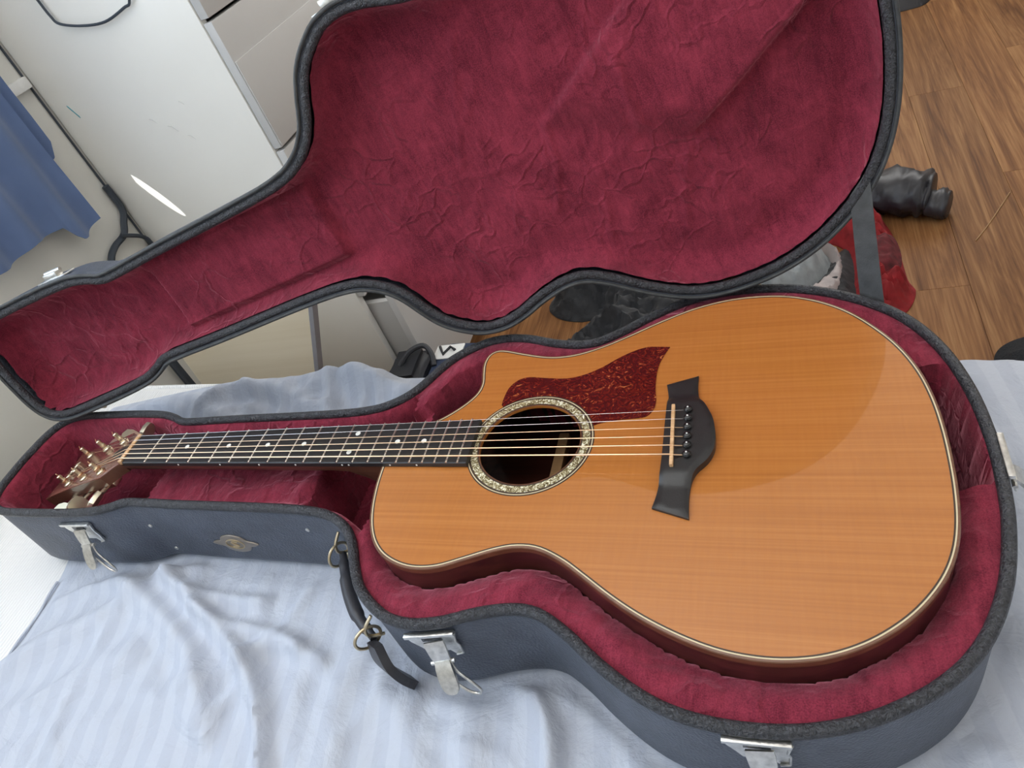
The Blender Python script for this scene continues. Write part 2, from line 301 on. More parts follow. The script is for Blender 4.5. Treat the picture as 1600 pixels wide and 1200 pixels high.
def ccw(P):
    a = np.sum(P[:, 0]*np.roll(P[:, 1], -1)-np.roll(P[:, 0], -1)*P[:, 1]); return P if a > 0 else P[::-1].copy()
def normals(P):
    t = np.roll(P, -1, 0)-np.roll(P, 1, 0); t /= np.linalg.norm(t, axis=1)[:, None]+1e-12
    return np.stack([t[:, 1], -t[:, 0]], 1)
def offset(P, d): return P+normals(P)*d
def sweep(P, prof, closed_prof=False):
    """sweep (offset, z) profile round a closed ccw outline"""
    N = len(P); V = []; F = []
    for o, z in prof:
        Q = offset(P, o); V += [(q[0], q[1], z) for q in Q]
    m_ = len(prof)
    for i in range(m_ if closed_prof else m_-1):
        j = (i+1) % m_
        for k in range(N): F.append((i*N+k, i*N+(k+1) % N, j*N+(k+1) % N, j*N+k))
    return V, F
def segdist(Q, P):
    """distance of points Q to closed polyline P, positive inside"""
    A = P; B = np.roll(P, -1, 0); d = np.full(len(Q), 1e9); ins = np.zeros(len(Q), bool)
    for a, b in zip(A, B):
        ab = b-a; t = np.clip(((Q-a)@ab)/(ab@ab+1e-18), 0, 1); d = np.minimum(d, np.hypot(*(Q-a-t[:, None]*ab).T))
        c = (a[1] > Q[:, 1]) != (b[1] > Q[:, 1])
        if c.any():
            xi = a[0]+(Q[:, 1]-a[1])/(b[1]-a[1]+1e-18)*ab[0]; ins ^= c & (Q[:, 0] < xi)
    return np.where(ins, d, -d)
def linedist(Q, P):
    d = np.full(len(Q), 1e9)
    for a, b in zip(P[:-1], P[1:]):
        a = np.array(a); b = np.array(b); ab = b-a; t = np.clip(((Q-a)@ab)/(ab@ab+1e-18), 0, 1); d = np.minimum(d, np.hypot(*(Q-a-t[:, None]*ab).T))
    return d
def cdt(outer, holes, step, margin=None):
    x0, y0 = outer.min(0); x1, y1 = outer.max(0); g = []
    j = 0
    for y in np.arange(y0, y1, step*0.866):
        g.append(np.stack([np.arange(x0+(j % 2)*step/2, x1, step), np.full(len(np.arange(x0+(j % 2)*step/2, x1, step)), y)], 1)); j += 1
    G = np.vstack(g); mg = margin or step*0.45
    keep = segdist(G, outer) > mg
    for h in holes: keep &= segdist(G, h) < -mg
    G = G[keep]; pts = [Vector(q) for q in outer]; faces = [list(range(len(outer)))]
    for h in holes:
        k = len(pts); pts += [Vector(q) for q in h]; faces.append(list(range(k, k+len(h))))
    E = [(f[i], f[(i+1) % len(f)]) for f in faces for i in range(len(f))]
    pts += [Vector(q) for q in G]
    V, _, F, *_ = delaunay_2d_cdt(pts, E, [], 0, 1e-7)
    V = np.array([v[:] for v in V]); F = np.array([f[:] for f in F if len(f) == 3])
    cen = V[F].mean(1); k = segdist(cen, outer) > 0
    for h in holes: k &= segdist(cen, h) < 0
    return V, F[k]
def fbm(x, y, z=0.0, o=4): return noise.fractal(Vector((x, y, z)), 0.9, 2.1, o)
def smooth01(t): t = np.clip(t, 0, 1); return t*t*(3-2*t)

# ================================================================== ROOM
def struct(o): o['kind'] = 'structure'; return o
XL, XR, YN, YF, ZC = -1.19, 2.1, -1.7, 3.2, 2.45
fl = struct(MB().box(XL, XR, YN, YF, -0.06, -0.010).build('floor', 'subfloor', smooth=False))
pw, pg_ = 0.142, 0.0004
plank_cache = {}
def plank(ix, y0, y1):
    ln = round(y1-y0, 3)
    if ln not in plank_cache:
        b = 0.0005; w = pw-pg_
        V = [(0, 0, -0.010), (w, 0, -0.010), (w, ln-pg_, -0.010), (0, ln-pg_, -0.010), (0, 0, -b), (w, 0, -b), (w, ln-pg_, -b), (0, ln-pg_, -b), (b, b, 0), (w-b, b, 0), (w-b, ln-pg_-b, 0), (b, ln-pg_-b, 0)]
        F = [(8, 9, 10, 11)]+[(i, (i+1) % 4, 4+(i+1) % 4, 4+i) for i in range(4)]+[(4+i, 4+(i+1) % 4, 8+(i+1) % 4, 8+i) for i in range(4)]
        me = bpy.data.meshes.new('plank'); me.from_pydata(V, [], F); me.update(); me.materials.append(MT['plank']); plank_cache[ln] = me
    o = bpy.data.objects.new('plank', plank_cache[ln]); COL.objects.link(o); o.parent = fl
    o.location = (0.438+ix*pw, y0, 0)
joints = {0: 1.905, 1: 1.405, 2: 0.9, -7: 1.45}
for ix in range(-11, 12):
    xa = 0.438+ix*pw
    if xa < XL-0.001 or xa+pw > XR: continue
    j0 = joints.get(ix, 0.25+((ix*0.47) % 1.2)); ln = 1.2
    y = j0-ln*math.ceil((j0-YN)/ln)
    while y < YF:
        a, b = max(y, YN), min(y+ln, YF)
        if b-a > 0.05: plank(ix, a, b)
        y += ln
# walls
y0, y1, z0, z1 = WIN
wl = MB(); wl.box(XL-0.14, XL, YN, y0, -0.06, ZC); wl.box(XL-0.14, XL, y1, YF, -0.06, ZC); wl.box(XL-0.14, XL, y0, y1, -0.06, z0); wl.box(XL-0.14, XL, y0, y1, z1, ZC)
struct(wl.build('wall_left', 'wall', smooth=False))
fx0, fx1, fz0, fz1 = -0.4, 1.2, 0.95, 2.15
wf = MB(); wf.box(XL-0.14, fx0, YF, YF+0.14, -0.06, ZC); wf.box(fx1, XR, YF, YF+0.14, -0.06, ZC); wf.box(fx0, fx1, YF, YF+0.14, -0.06, fz0); wf.box(fx0, fx1, YF, YF+0.14, fz1, ZC)
struct(wf.build('wall_far', 'wall', smooth=False))
ry0, ry1, rz0, rz1 = -0.75, 0.55, 1.05, 2.15
wr0 = MB(); wr0.box(XR, XR+0.1, YN, ry0, -0.06, ZC); wr0.box(XR, XR+0.1, ry1, YF+0.14, -0.06, ZC); wr0.box(XR, XR+0.1, ry0, ry1, -0.06, rz0); wr0.box(XR, XR+0.1, ry0, ry1, rz1, ZC)
struct(wr0.build('wall_right', 'wall', smooth=False))
struct(MB().box(XL-0.14, XR, YN-0.1, YN, -0.06, ZC).build('wall_near', 'wall', smooth=False))
struct(MB().box(XL-0.14, XR+0.1, YN-0.1, YF+0.14, ZC, ZC+0.08).build('ceiling', 'ceil', smooth=False))
struct(MB().box(XL, XL+0.014, 0.3, 0.66, 0, 0.08, 0.003).build('baseboard_left', 'frame'))
struct(MB().box(XL, XL+0.012, y0-0.05, 0.668, 0.957, 0.978, 0.003).build('trim_1', 'frame'))
def window(name, ax, c0, c1, d0, d1, at):
    w = empty(name); struct(w); f = MB(); g = MB(); t = 0.045
    def bx(mb, a0, a1, b0, b1, h0, h1):
        if ax == 'x': mb.box(at+h0, at+h1, a0, a1, b0, b1, 0.004)
        else: mb.box(a0, a1, at+h0, at+h1, b0, b1, 0.004)
    for a in ((c0, c0+t), (c1-t, c1), ((c0+c1)/2-t/2, (c0+c1)/2+t/2)): bx(f, a[0], a[1], d0, d1, -0.03, 0.03)
    for b in ((d0, d0+t), (d1-t, d1)): bx(f, c0+t, c1-t, b[0], b[1], -0.028, 0.028)
    f.build('window_frame', 'frame', w)
    for a, b in ((c0+t, (c0+c1)/2-t/2), ((c0+c1)/2+t/2, c1-t)):
        g = MB(); bx(g, a, b, d0+t, d1-t, -0.003, 0.003); g.build('pane', 'glass', w)
window('window_1', 'x', y0, y1, z0, z1, XL-0.06)
window('added_window_right', 'x', ry0, ry1, rz0, rz1, XR+0.05)  # added window, out of view, goes with the right fill
window('unseen_window_far', 'y', fx0, fx1, fz0, fz1, YF+0.08)  # window out of view, goes with the far fill

# ------------------------------------------------------------------ chest of drawers
ch = tag(empty('chest_of_drawers', Matrix.Translation((-0.97, 0.9, 0))), 'tall white chest of drawers with a plain side panel facing the bed, by the wall', 'chest of drawers')
OFF = Matrix.Translation((0.97, -0.9, 0))
MB().box(-1.185, -0.768, 0.675, 0.693, 0.0, 1.28, 0.002).build('side_panel', 'white', ch, OFF)
MB().box(-1.185, -0.768, 1.457, 1.475, 0.0, 1.28, 0.002).build('side_panel', 'white', ch, OFF)
MB().box(-1.185, -0.75, 0.675, 1.475, 1.2805, 1.30, 0.002).build('top_panel', 'white', ch, OFF)
MB().box(-1.185, -1.177, 0.694, 1.456, 0.05, 1.27).build('back_panel', 'white_shaded', ch, OFF)
MB().box(-0.80, -0.775, 0.694, 1.456, 0.0, 0.062).build('plinth', 'white_shaded', ch, OFF)
fr = [(0.967, 1.275, 0.0), (0.735, 0.961, 0.0), (0.502, 0.729, 0.0), (0.389, 0.496, 0.0), (0.068, 0.383, 0.062)]
for a, b, out in fr:
    d = MB().box(-0.766+out, -0.749+out, 0.677, 1.473, a, b, 0.0015).build('drawer_front', 'white_shaded', ch, OFF)
    if a == 0.735: MB().box(-0.749+out, -0.7465+out, 0.679, 1.471, a+0.002, 0.893, 0.001).build('lower_lip', 'white_shaded', d)
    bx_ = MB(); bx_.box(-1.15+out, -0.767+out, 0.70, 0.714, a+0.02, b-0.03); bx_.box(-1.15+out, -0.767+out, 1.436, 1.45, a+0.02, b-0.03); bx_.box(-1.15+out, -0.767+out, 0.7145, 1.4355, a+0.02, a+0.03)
    bx_.build('drawer_box', 'white_shaded', d)
# marks on the side panel
t1 = MB().box(-1.1435, -1.1325, 0.6735, 0.675, -0.0015, 0.0015); t1.V = [(v[0], v[1], 0.895+v[2]-(v[0]+1.138)*2.2) for v in t1.V]; t1.build('teal_scratch', 'teal', ch, OFF)
for (xs, zs, sz) in ((-0.985, 0.845, .012), (-0.955, 0.825, .016), (-0.925, 0.80, .012), (-0.90, 0.86, .008)):
    MB().tube([(xs, 0.6747, zs), (xs+sz*0.5, 0.6745, zs-sz*0.2), (xs+sz, 0.6747, zs-sz*0.9)], 0.0007, 5).build('scuff', 'scuff', ch, OFF)
# sun sliver aim
mid = Vector((-1.085, 0.675, 0.703)); src = Vector((-1.272, -1.40, 1.74))
zax = (src-mid).normalized(); tang = (Vector((-1.06, 0.675, 0.659))-Vector((-1.113, 0.675, 0.748))).normalized(); xax = (tang-zax*tang.dot(zax)).normalized(); yax = zax.cross(xax)
Ms = Matrix((xax, yax, zax)).transposed().to_4x4(); Ms.translation = src
spo.matrix_world = Ms @ Matrix.Diagonal((1.0, 0.15, 1.0, 1.0))

def cable(name, pts, r, label, mat='cable', sub=6):
    o = MB().tube(catmull(np.array(pts), False, sub), r, 8).build(name, mat); return tag(o, label, 'cable')
cable('power_cable', [(-1.045, 0.668, 1.14), (-1.04, 0.668, 1.075), (-1.037, 0.668, 1.048), (-1.029, 0.668, 1.033), (-0.987, 0.668, 1.019), (-0.938, 0.668, 1.013), (-0.886, 0.668, 1.022), (-0.867, 0.668, 1.029), (-0.845, 0.668, 1.075), (-0.85, 0.668, 1.15)], 0.0023, 'dark thin cable hanging in a loop over the white side panel')
cable('extension_cable', [(-1.180, 0.663, 0.75), (-1.180, 0.663, 0.698), (-1.180, 0.644, 0.674), (-1.180, 0.625, 0.657), (-1.180, 0.588, 0.652), (-1.180, 0.558, 0.635), (-1.180, 0.52, 0.58), (-1.175, 0.51, 0.3), (-1.17, 0.50, 0.01)], 0.007, 'thick dark cable running down the wall beside the white chest of drawers')
cable('phone_cable', [(-1.172, 0.612, 0.662), (-1.172, 0.63, 0.651), (-1.172, 0.657, 0.629), (-1.172, 0.664, 0.600), (-1.172, 0.664, 0.50), (-1.172, 0.64, 0.3)], 0.0045, 'thin dark cable branching off beside the white chest of drawers')
cable('edge_shadow_line', [(-1.187, 0.668, 1.25), (-1.187, 0.669, 1.04), (-1.187, 0.669, 0.8), (-1.186, 0.669, 0.66), (-1.186, 0.668, 0.45), (-1.186, 0.668, 0.02)], 0.0022, 'straight dark shadow line down the back edge of the white side panel')  # shadow line at the panel edge, shaped as a thin dark tube

# ------------------------------------------------------------------ blue curtain
def curtain(name, pts, ztop, x, amp, ph, parent, nfold):
    """pts: (y, zbottom) along the hem"""
    ys = np.linspace(pts[0][0], pts[-1][0], 90); zb = np.interp(ys, [q[0] for q in pts], [q[1] for q in pts]); V = []; F = []; nz = 26
    for s in (0, 1):
        for j in range(nz+1):
            t = j/nz
            for i, yy in enumerate(ys):
                u = (yy-ys[0])/(ys[-1]-ys[0]); z = zb[i]*(1-t)+ztop*t
                xx = x+amp*(1.0-0.45*t)*math.sin(u*nfold*2*math.pi+ph+0.6*math.sin(z*5))*1.0+0.004*fbm(yy*9, z*5, ph)
                V.append((xx+(0.0022 if s else 0), yy, z))
    n = len(ys); k = n*(nz+1)
    for j in range(nz):
        for i in range(n-1):
            a = j*n+i; F.append((a, a+1, a+n+1, a+n)); F.append((k+a, k+a+n, k+a+n+1, k+a+1))
    for i in range(n-1): F.append((i, k+i, k+i+1, i+1)); a = nz*n+i; F.append((a, a+1, k+a+1, k+a))
    for j in range(nz): a = j*n; F.append((a, a+n, k+a+n, k+a)); a = j*n+n-1; F.append((a, k+a, k+a+n, a+n))
    return mk(name, V, F, 'blue', parent, smooth=True, angle=60)
cu = tag(empty('curtain', Matrix.Translation((0, 0, 0))), 'dark blue curtain hanging on the wall at the head of the bed', 'curtain')
curtain('front_panel', [(0.32, 0.765), (0.34, 0.762), (0.361, 0.758), (0.40, 0.760), (0.43, 0.762), (0.497, 0.752), (0.505, 0.728), (0.515, 0.714), (0.530, 0.712), (0.578, 0.722)], 2.24, -1.150, 0.011, 0.4, cu, 3)
curtain('back_panel', [(0.36, 0.86), (0.50, 0.865), (0.574, 0.853), (0.586, 0.842), (0.600, 0.845), (0.612, 0.872)], 2.24, -1.170, 0.006, 1.4, cu, 3)
MB().tube([(-1.155, -1.66, 2.26), (-1.155, 0.63, 2.26)], 0.012, 12).build('curtain_rail', 'metalrail', cu)

# ------------------------------------------------------------------ pale board behind the bed
bo = tag(empty('leaning_board', Matrix.Translation((-0.95, 0.47, 0))), 'pale birch board with grey edging standing between bed and chest of drawers', 'board')
bO = Matrix.Translation((0.95, -0.47, 0))
def slantbox(x0b, x1b, x0t, x1t, y0_, y1_, zb, zt):
    V = [(x0b, y0_, zb), (x1b, y0_, zb), (x1b, y1_, zb), (x0b, y1_, zb), (x0t, y0_, zt), (x1t, y0_, zt), (x1t, y1_, zt), (x0t, y1_, zt)]
    return MB().add(V, [(0, 3, 2, 1), (4, 5, 6, 7), (0, 1, 5, 4), (1, 2, 6, 5), (2, 3, 7, 6), (3, 0, 4, 7)])
slantbox(-1.10, -0.966, -1.06, -0.690, 0.46, 0.476, 0.0, 0.555).build('board_face', 'birch', bo, bO, smooth=False)
slantbox(-0.9655, -0.956, -0.6895, -0.680, 0.458, 0.478, 0.0, 0.556).build('edging', 'edge', bo, bO, smooth=False)
o = tag(MB().box(-1.115, -1.105, 0.462, 0.474, 0.0, 0.50, 0.002).build('dark_post', 'cable'), 'dark slim post standing beside the pale board behind the bed', 'post')

# ------------------------------------------------------------------ floor clutter
def pile(name, poly, h, seed, mat, label, cat, base=0.0, wr=14, step=0.012, parent=None, sharp=0.5, M=None):
    P = ccw(resample(catmull(poly, True, 6), 90)); V2, F = cdt(P, [], step); d = segdist(V2, P)
    mx = d.max()
    z = []
    for (x, y), dd in zip(V2, d):
        e = smooth01(dd/(mx*0.55+1e-9)); n1 = fbm(x*wr+seed*3.1, y*wr, seed); n2 = 1-abs(fbm(x*wr*0.8, y*wr*1.7+seed, seed+5))*2
        z.append(base+0.003+float(e)*h*(0.62+0.35*n1)+sharp*h*0.25*max(0, n2)*float(smooth01(dd/0.03)))
    V = [(x, y, max(base+0.002, zz)) for (x, y), zz in zip(V2, z)]; n = len(V)
    # closed underside
    b = [i for i in range(n)]
    Vb = [(x, y, base+0.0005) for x, y, _ in V]
    Fa = [tuple(f) for f in F]+[(f[0]+n, f[2]+n, f[1]+n) for f in F]
    ed = {}
    for f in F:
        for a, c in ((f[0], f[1]), (f[1], f[2]), (f[2], f[0])): ed[(a, c)] = 1
    for (a, c) in ed:
        if (c, a) not in ed: Fa.append((c, a, a+n, c+n))
    o = mk(name, V+Vb, Fa, mat, parent, M, angle=70)
    if label: tag(o, label, cat)
    return o
pile('jacket', [(-0.50, 1.03), (-0.53, 1.10), (-0.44, 1.25), (-0.25, 1.35), (-0.05, 1.28), (0.0, 1.12), (-0.02, 0.93), (-0.15, 0.82), (-0.30, 0.80), (-0.43, 0.84), (-0.46, 0.90), (-0.37, 1.0), (-0.43, 1.0)], 0.10, 3, 'blackcloth', 'crumpled black jacket heaped on the wooden floor behind the case', 'jacket', wr=15, step=0.009, sharp=1.3)
pile('folded_grey_garment', [(-0.02, 1.03), (0.06, 1.17), (0.155, 1.165), (0.175, 1.10), (0.14, 1.0), (0.05, 0.93)], 0.085, 5, 'greycloth', 'silver grey garment lying beside the black jacket on the floor', 'garment', base=0.0, wr=17, step=0.006, sharp=1.2)
pile('beige_garment', [(0.13, 1.19), (0.19, 1.16), (0.205, 1.08), (0.19, 0.98), (0.10, 0.90), (0.13, 1.0), (0.178, 1.08), (0.162, 1.15)], 0.055, 8, 'pinkcloth', 'pale beige garment edge beside the grey garment on the floor', 'garment', wr=14, step=0.006, sharp=1.0)
rg = pile('red_garment', [(0.11, 1.23), (0.17, 1.34), (0.26, 1.40), (0.305, 1.25), (0.32, 1.15), (0.325, 1.02), (0.335, 0.97), (0.30, 0.90), (0.22, 0.88), (0.215, 1.0), (0.22, 1.12), (0.19, 1.19)], 0.07, 12, 'redcloth', 'crumpled red garment under the grey strap on the floor', 'garment', wr=26, step=0.006, sharp=1.6)
pile('checked_patch', [(0.235, 1.10), (0.30, 1.13), (0.315, 1.05), (0.30, 0.99), (0.24, 0.99)], 0.03, 13, 'darkred', None, None, base=0.05, wr=30, step=0.006, parent=rg)
pile('dark_trousers', [(0.09, 0.98), (0.14, 1.06), (0.215, 1.17), (0.225, 1.0), (0.225, 0.86), (0.15, 0.80), (0.05, 0.84), (0.0, 0.90)], 0.04, 17, 'blackcloth', 'black cloth lying between the grey and the red garments', 'trousers', wr=18, step=0.008, sharp=1.0)
# black leather pouch: crumpled tube
def crumpled_tube(pts, rad, seed, amp=0.18, n=22, sub=7, flat=0.75):
    P = catmull(np.array(pts), False, sub); R_ = np.interp(np.linspace(0, 1, len(P)), np.linspace(0, 1, len(rad)), rad); V = []; F = []
    for i, (q, r) in enumerate(zip(P, R_)):
        t = Vector(P[min(i+1, len(P)-1)]-P[max(i-1, 0)]).normalized(); b = Vector((0, 0, 1)); a = t.cross(b).normalized()
        for k in range(n):
            an = 2*math.pi*k/n; rr = r*(1+amp*fbm(math.cos(an)*1.6+seed, math.sin(an)*1.6, i*0.28+seed, 3))
            v = Vector(q)+a*math.cos(an)*rr+b*math.sin(an)*rr*flat; V.append((v.x, v.y, max(0.003, v.z)))
    for i in range(len(P)-1):
        for k in range(n): F.append((i*n+k, i*n+(k+1) % n, (i+1)*n+(k+1) % n, (i+1)*n+k))
    F += [tuple(range(n-1, -1, -1)), tuple((len(P)-1)*n+k for k in range(n))]
    return V, F
po = tag(empty('leather_boot'), 'crumpled black leather boot shaft lying on the floor by the red garment', 'boot')
V, F = crumpled_tube([(0.20, 1.33, 0.05), (0.27, 1.325, 0.05), (0.34, 1.31, 0.050), (0.39, 1.295, 0.048), (0.412, 1.288, 0.046)], [0.045, 0.058, 0.066, 0.064, 0.052], 4, 0.30)
mk('shaft', V, F, 'leather', po, angle=80)
V, F = crumpled_tube([(0.395, 1.262, 0.036), (0.415, 1.255, 0.035), (0.432, 1.25, 0.034), (0.440, 1.247, 0.033)], [0.036, 0.042, 0.042, 0.034], 9, 0.15)
mk('cuff', V, F, 'leather', po, angle=80)
tag(pile('rug_corner', [(0.435, 0.70), (0.445, 0.765), (0.50, 0.80), (0.60, 0.80), (0.70, 0.72), (0.60, 0.60), (0.47, 0.60)], 0.035, 21, 'rug', 'dark fuzzy slipper on the floor beside the bed edge', 'slipper', wr=30), None)
bpy.data.objects['rug_corner'].name = 'fuzzy_slipper'
pile('dark_shoe', [(0.40, 2.60), (0.44, 2.70), (0.53, 2.73), (0.60, 2.66), (0.57, 2.585), (0.47, 2.575)], 0.08, 31, 'leather', 'dark shoe far back on the wooden floor', 'shoe', wr=6)
tag(MB().tube(catmull([(0.475, 1.135, 0.0015), (0.515, 1.20, 0.0015), (0.575, 1.31, 0.0015)], False, 4), 0.0012, 6).build('drinking_straw', 'brace'), 'thin pale stick lying on the wooden floor', 'stick')
# black bag with label
bgx = tag(empty('shoulder_bag', Matrix.Translation((-0.62, 0.70, 0))), 'black and navy bag with a white label standing behind the bed', 'bag')
bI = Matrix.Translation((0.62, -0.70, 0))
def softbox(x0, x1, y0_, y1_, z0_, z1_, seed, b=0.03, n=5):
    bm = bmesh.new(); bmesh.ops.create_cube(bm, size=1)
    for v in bm.verts: v.co = ((x0+x1)/2+v.co.x*(x1-x0), (y0_+y1_)/2+v.co.y*(y1_-y0_), (z0_+z1_)/2+v.co.z*(z1_-z0_))
    bmesh.ops.bevel(bm, geom=list(bm.edges), offset=b, segments=3, affect='EDGES'); bmesh.ops.subdivide_edges(bm, edges=list(bm.edges), cuts=2, use_grid_fill=True)
    for v in bm.verts:
        q = v.co; v.co = q+Vector((fbm(q.x*14, q.y*14, seed), fbm(q.y*14, q.z*14, seed+3), fbm(q.z*14, q.x*14, seed+7)))*0.006
        if v.co.z < z0_+0.001: v.co.z = z0_+0.001
    bm.verts.index_update(); r = ([v.co[:] for v in bm.verts], [[v.index for v in f.verts] for f in bm.faces]); bm.free(); return r
mk('body', *softbox(-0.655, -0.50, 0.55, 0.70, 0.0, 0.240, 1), 'navy', bgx, bI, angle=60)
mk('flap', *softbox(-0.74, -0.642, 0.545, 0.665, 0.0, 0.252, 2, 0.018), 'bag', bgx, bI, angle=60)
lab = MB().box(-0.630, -0.565, 0.618, 0.662, 0.2425, 0.2455, 0.001).build('white_label', 'whitelab', bgx, bI)
MB().tube([(-0.622, 0.655, 0.2475), (-0.606, 0.628, 0.2485), (-0.596, 0.652, 0.2475), (-0.582, 0.640, 0.2475)], 0.0035, 6).build('strap_loop', 'bag', lab)
MB().tube(catmull([(-0.70, 0.60, 0.25), (-0.68, 0.625, 0.266), (-0.65, 0.64, 0.268), (-0.63, 0.625, 0.256), (-0.62, 0.60, 0.243)], False, 5), 0.006, 8).build('handle', 'bag', bgx, bI)

# ================================================================== BED (bed frame coordinates)
bed = tag(empty('bed', TB), 'single bed with a white ribbed mattress under the guitar case', 'bed')
def bedy(x): return 0.274-(x+0.903)*0.0342
BP = [(-1.08, bedy(-1.08)), (-1.08-0.031, bedy(-1.08)-0.92), (0.93-0.031, bedy(0.93)-0.92), (0.93, bedy(0.93))]
def rounded(poly, r, n=6):
    P = [Vector(q) for q in poly]; out = []
    for i, q in enumerate(P):
        a = (P[i-1]-q).normalized(); b = (P[(i+1) % len(P)]-q).normalized()
        for k in range(n+1):
            t = k/n; out.append(tuple((q+a*r)*(1-t)**2+q*2*t*(1-t)+(q+b*r)*t*t))
    return np.array(out)
MP = ccw(rounded(BP, 0.05)); ZM = -0.137
mt_ = MB(); V, F = sweep(MP, [(-0.03, ZM-0.20), (-0.008, ZM-0.195), (0.0, ZM-0.17), (0.0, ZM-0.03), (-0.006, ZM-0.008), (-0.02, ZM)])
nP = len(MP); F += [tuple(range(nP-1, -1, -1)), tuple(5*nP+k for k in range(nP))]
mat_o = mk('mattress', V, F, 'mattress', bed)
mk('edge_seam', *sweep(ccw(offset(MP, 0.001)), [(-0.004+0.004*math.cos(a), ZM-0.008+0.004*math.sin(a)) for a in np.linspace(0, 2*math.pi, 8, endpoint=False)], True), 'mattress', mat_o)
FP = ccw(rounded([(q[0]*1.0, q[1]) for q in offset(ccw(np.array(BP)), -0.02)], 0.02))
MB().prism(FP, ZM-0.30, ZM-0.205).build('bed_base', 'bedwood', bed)
for q in ((-1.03, 0.2), (-1.03, -0.58), (0.86, 0.14), (0.86, -0.64)):
    w_ = TB @ Vector((q[0], q[1], 0)); zf = -(w_.z)/math.cos(math.radians(2.5))
    MB().box(q[0]-0.025, q[0]+0.025, q[1]-0.025, q[1]+0.025, zf+0.003, ZM-0.301, 0.004).build('leg', 'bedwood', bed)

# ================================================================== CASE OUTLINE
H = [(-859, 0), (-858, 20), (-856, 42), (-850, 60), (-838, 73), (-818, 80), (-790, 81.5), (-721, 81), (-672, 78), (-645, 71), (-628, 64), (-600, 63.5), (-540, 65.5), (-441, 67), (-385, 69), (-357, 72), (-338, 77), (-320, 87), (-307, 99), (-298, 112), (-289, 129), (-278, 147), (-266, 160), (-250, 172), (-232, 181), (-208, 184.5), (-182, 180.5), (-160, 173), (-143, 168), (-123, 164.5), (-107, 165), (-92, 170), (-70, 184), (-52, 198), (-35, 210), (-15, 222), (5, 231), (28, 237), (55, 239.5), (85, 238.5), (112, 233.5), (138, 224.5), (160, 213), (182, 198), (202, 179), (218, 156), (231, 128), (240, 98), (247, 60), (250, 22), (250.5, 0)]
H = np.array(H, float)/1000
CO = ccw(resample(catmull(np.vstack([H, H[-2:0:-1]*[1, -1]]), True, 5), 420))
COs = CO[::3]
ZR = -0.019; ZB = -0.129
# guitar body outline
GB = [(-292, -4), (-292, -26), (-289, -54), (-282, -84), (-271, -109), (-256, -127), (-237, -138), (-216, -143), (-193, -141), (-169, -132), (-144, -122), (-125, -117.5), (-105, -119), (-83, -129), (-65, -141), (-38, -160), (-12, -175.5), (17, -188.5), (44, -197), (70, -200.5), (94, -199.5), (118, -194), (142, -183), (163, -168), (180, -151), (195, -130), (205, -108), (211, -84), (214.5, -55), (216, -24), (216, 10), (213.5, 45), (207, 80), (195, 113), (178, 142), (157, 168), (131, 188), (101, 200.5), (69, 204), (37, 201), (4, 190.5), (-29, 173), (-61, 153), (-87, 138.5), (-114, 128.5), (-142, 127), (-174, 135), (-196, 142), (-209, 142.5), (-217.5, 135), (-220, 121), (-217, 104), (-213.5, 88), (-215.5, 73), (-226, 57), (-244, 40), (-266, 27), (-288, 18)]
GO = ccw(resample(catmull(np.array(GB, float)/1000, True, 5), 300)); GOs = GO[::3]

# ================================================================== BED SHEET
def px2bed(l): return l
def upx(u, v, z):
    # image pixel -> point on plane z (bed frame), used to lay traced folds on the bed surface
    K = TB.inverted(); c = K @ cam.matrix_world.translation
    d = K.to_3x3() @ (cam.matrix_world.to_3x3() @ Vector(((u-800)/1148.47, -(v-600)/1148.47, -1)))
    s = (z-c.z)/d.z; q = c+d*s; return (q.x, q.y)
folds = [  # (pixel polyline, height, half width)
    ([(187, 894), (225, 931), (262, 972), (292, 1010), (311, 1070), (318, 1120)], 0.012, 0.014),
    ([(251, 890), (300, 935), (337, 980), (379, 1029), (401, 1085), (412, 1141), (411, 1220)], 0.014, 0.010),
    ([(300, 925), (340, 932), (375, 939), (412, 941)], 0.007, 0.008), ([(311, 954), (356, 976), (431, 991), (469, 1010)], 0.008, 0.008),
    ([(386, 1040), (397, 1016), (442, 1008), (499, 1032)], 0.008, 0.010), ([(-40, 1065), (0, 1047), (75, 1002), (150, 969), (210, 931)], 0.010, 0.016),
    ([(86, 942), (142, 916), (190, 912)], 0.006, 0.007), ([(-30, 1130), (0, 1119), (75, 1089), (150, 1047), (206, 1025)], 0.007, 0.020),
    ([(326, 1149), (345, 1100), (378, 1072)], 0.004, 0.008), ([(277, 1070), (300, 1137), (319, 1156)], 0.005, 0.008), ([(0, 1190), (90, 1150), (190, 1120), (280, 1080)], 0.004, 0.018),
    ([(798, 1052), (822, 1080), (840, 1105), (855, 1140), (860, 1210)], 0.010, 0.009), ([(700, 1085), (730, 1120), (740, 1210)], 0.005, 0.014), ([(560, 1030), (520, 1100), (500, 1200)], 0.005, 0.018), ([(900, 1090), (960, 1140), (1010, 1200)], 0.006, 0.012), ([(470, 1060), (450, 1130), (460, 1210)], 0.004, 0.014), ([(600, 1090), (640, 1150), (650, 1210)], 0.004, 0.012), ([(880, 1060), (940, 1110), (1050, 1190)], 0.004, 0.010),
    ([(275, 900), (290, 888), (320, 880)], 0.012, 0.009),
]
def heap(*a): return a
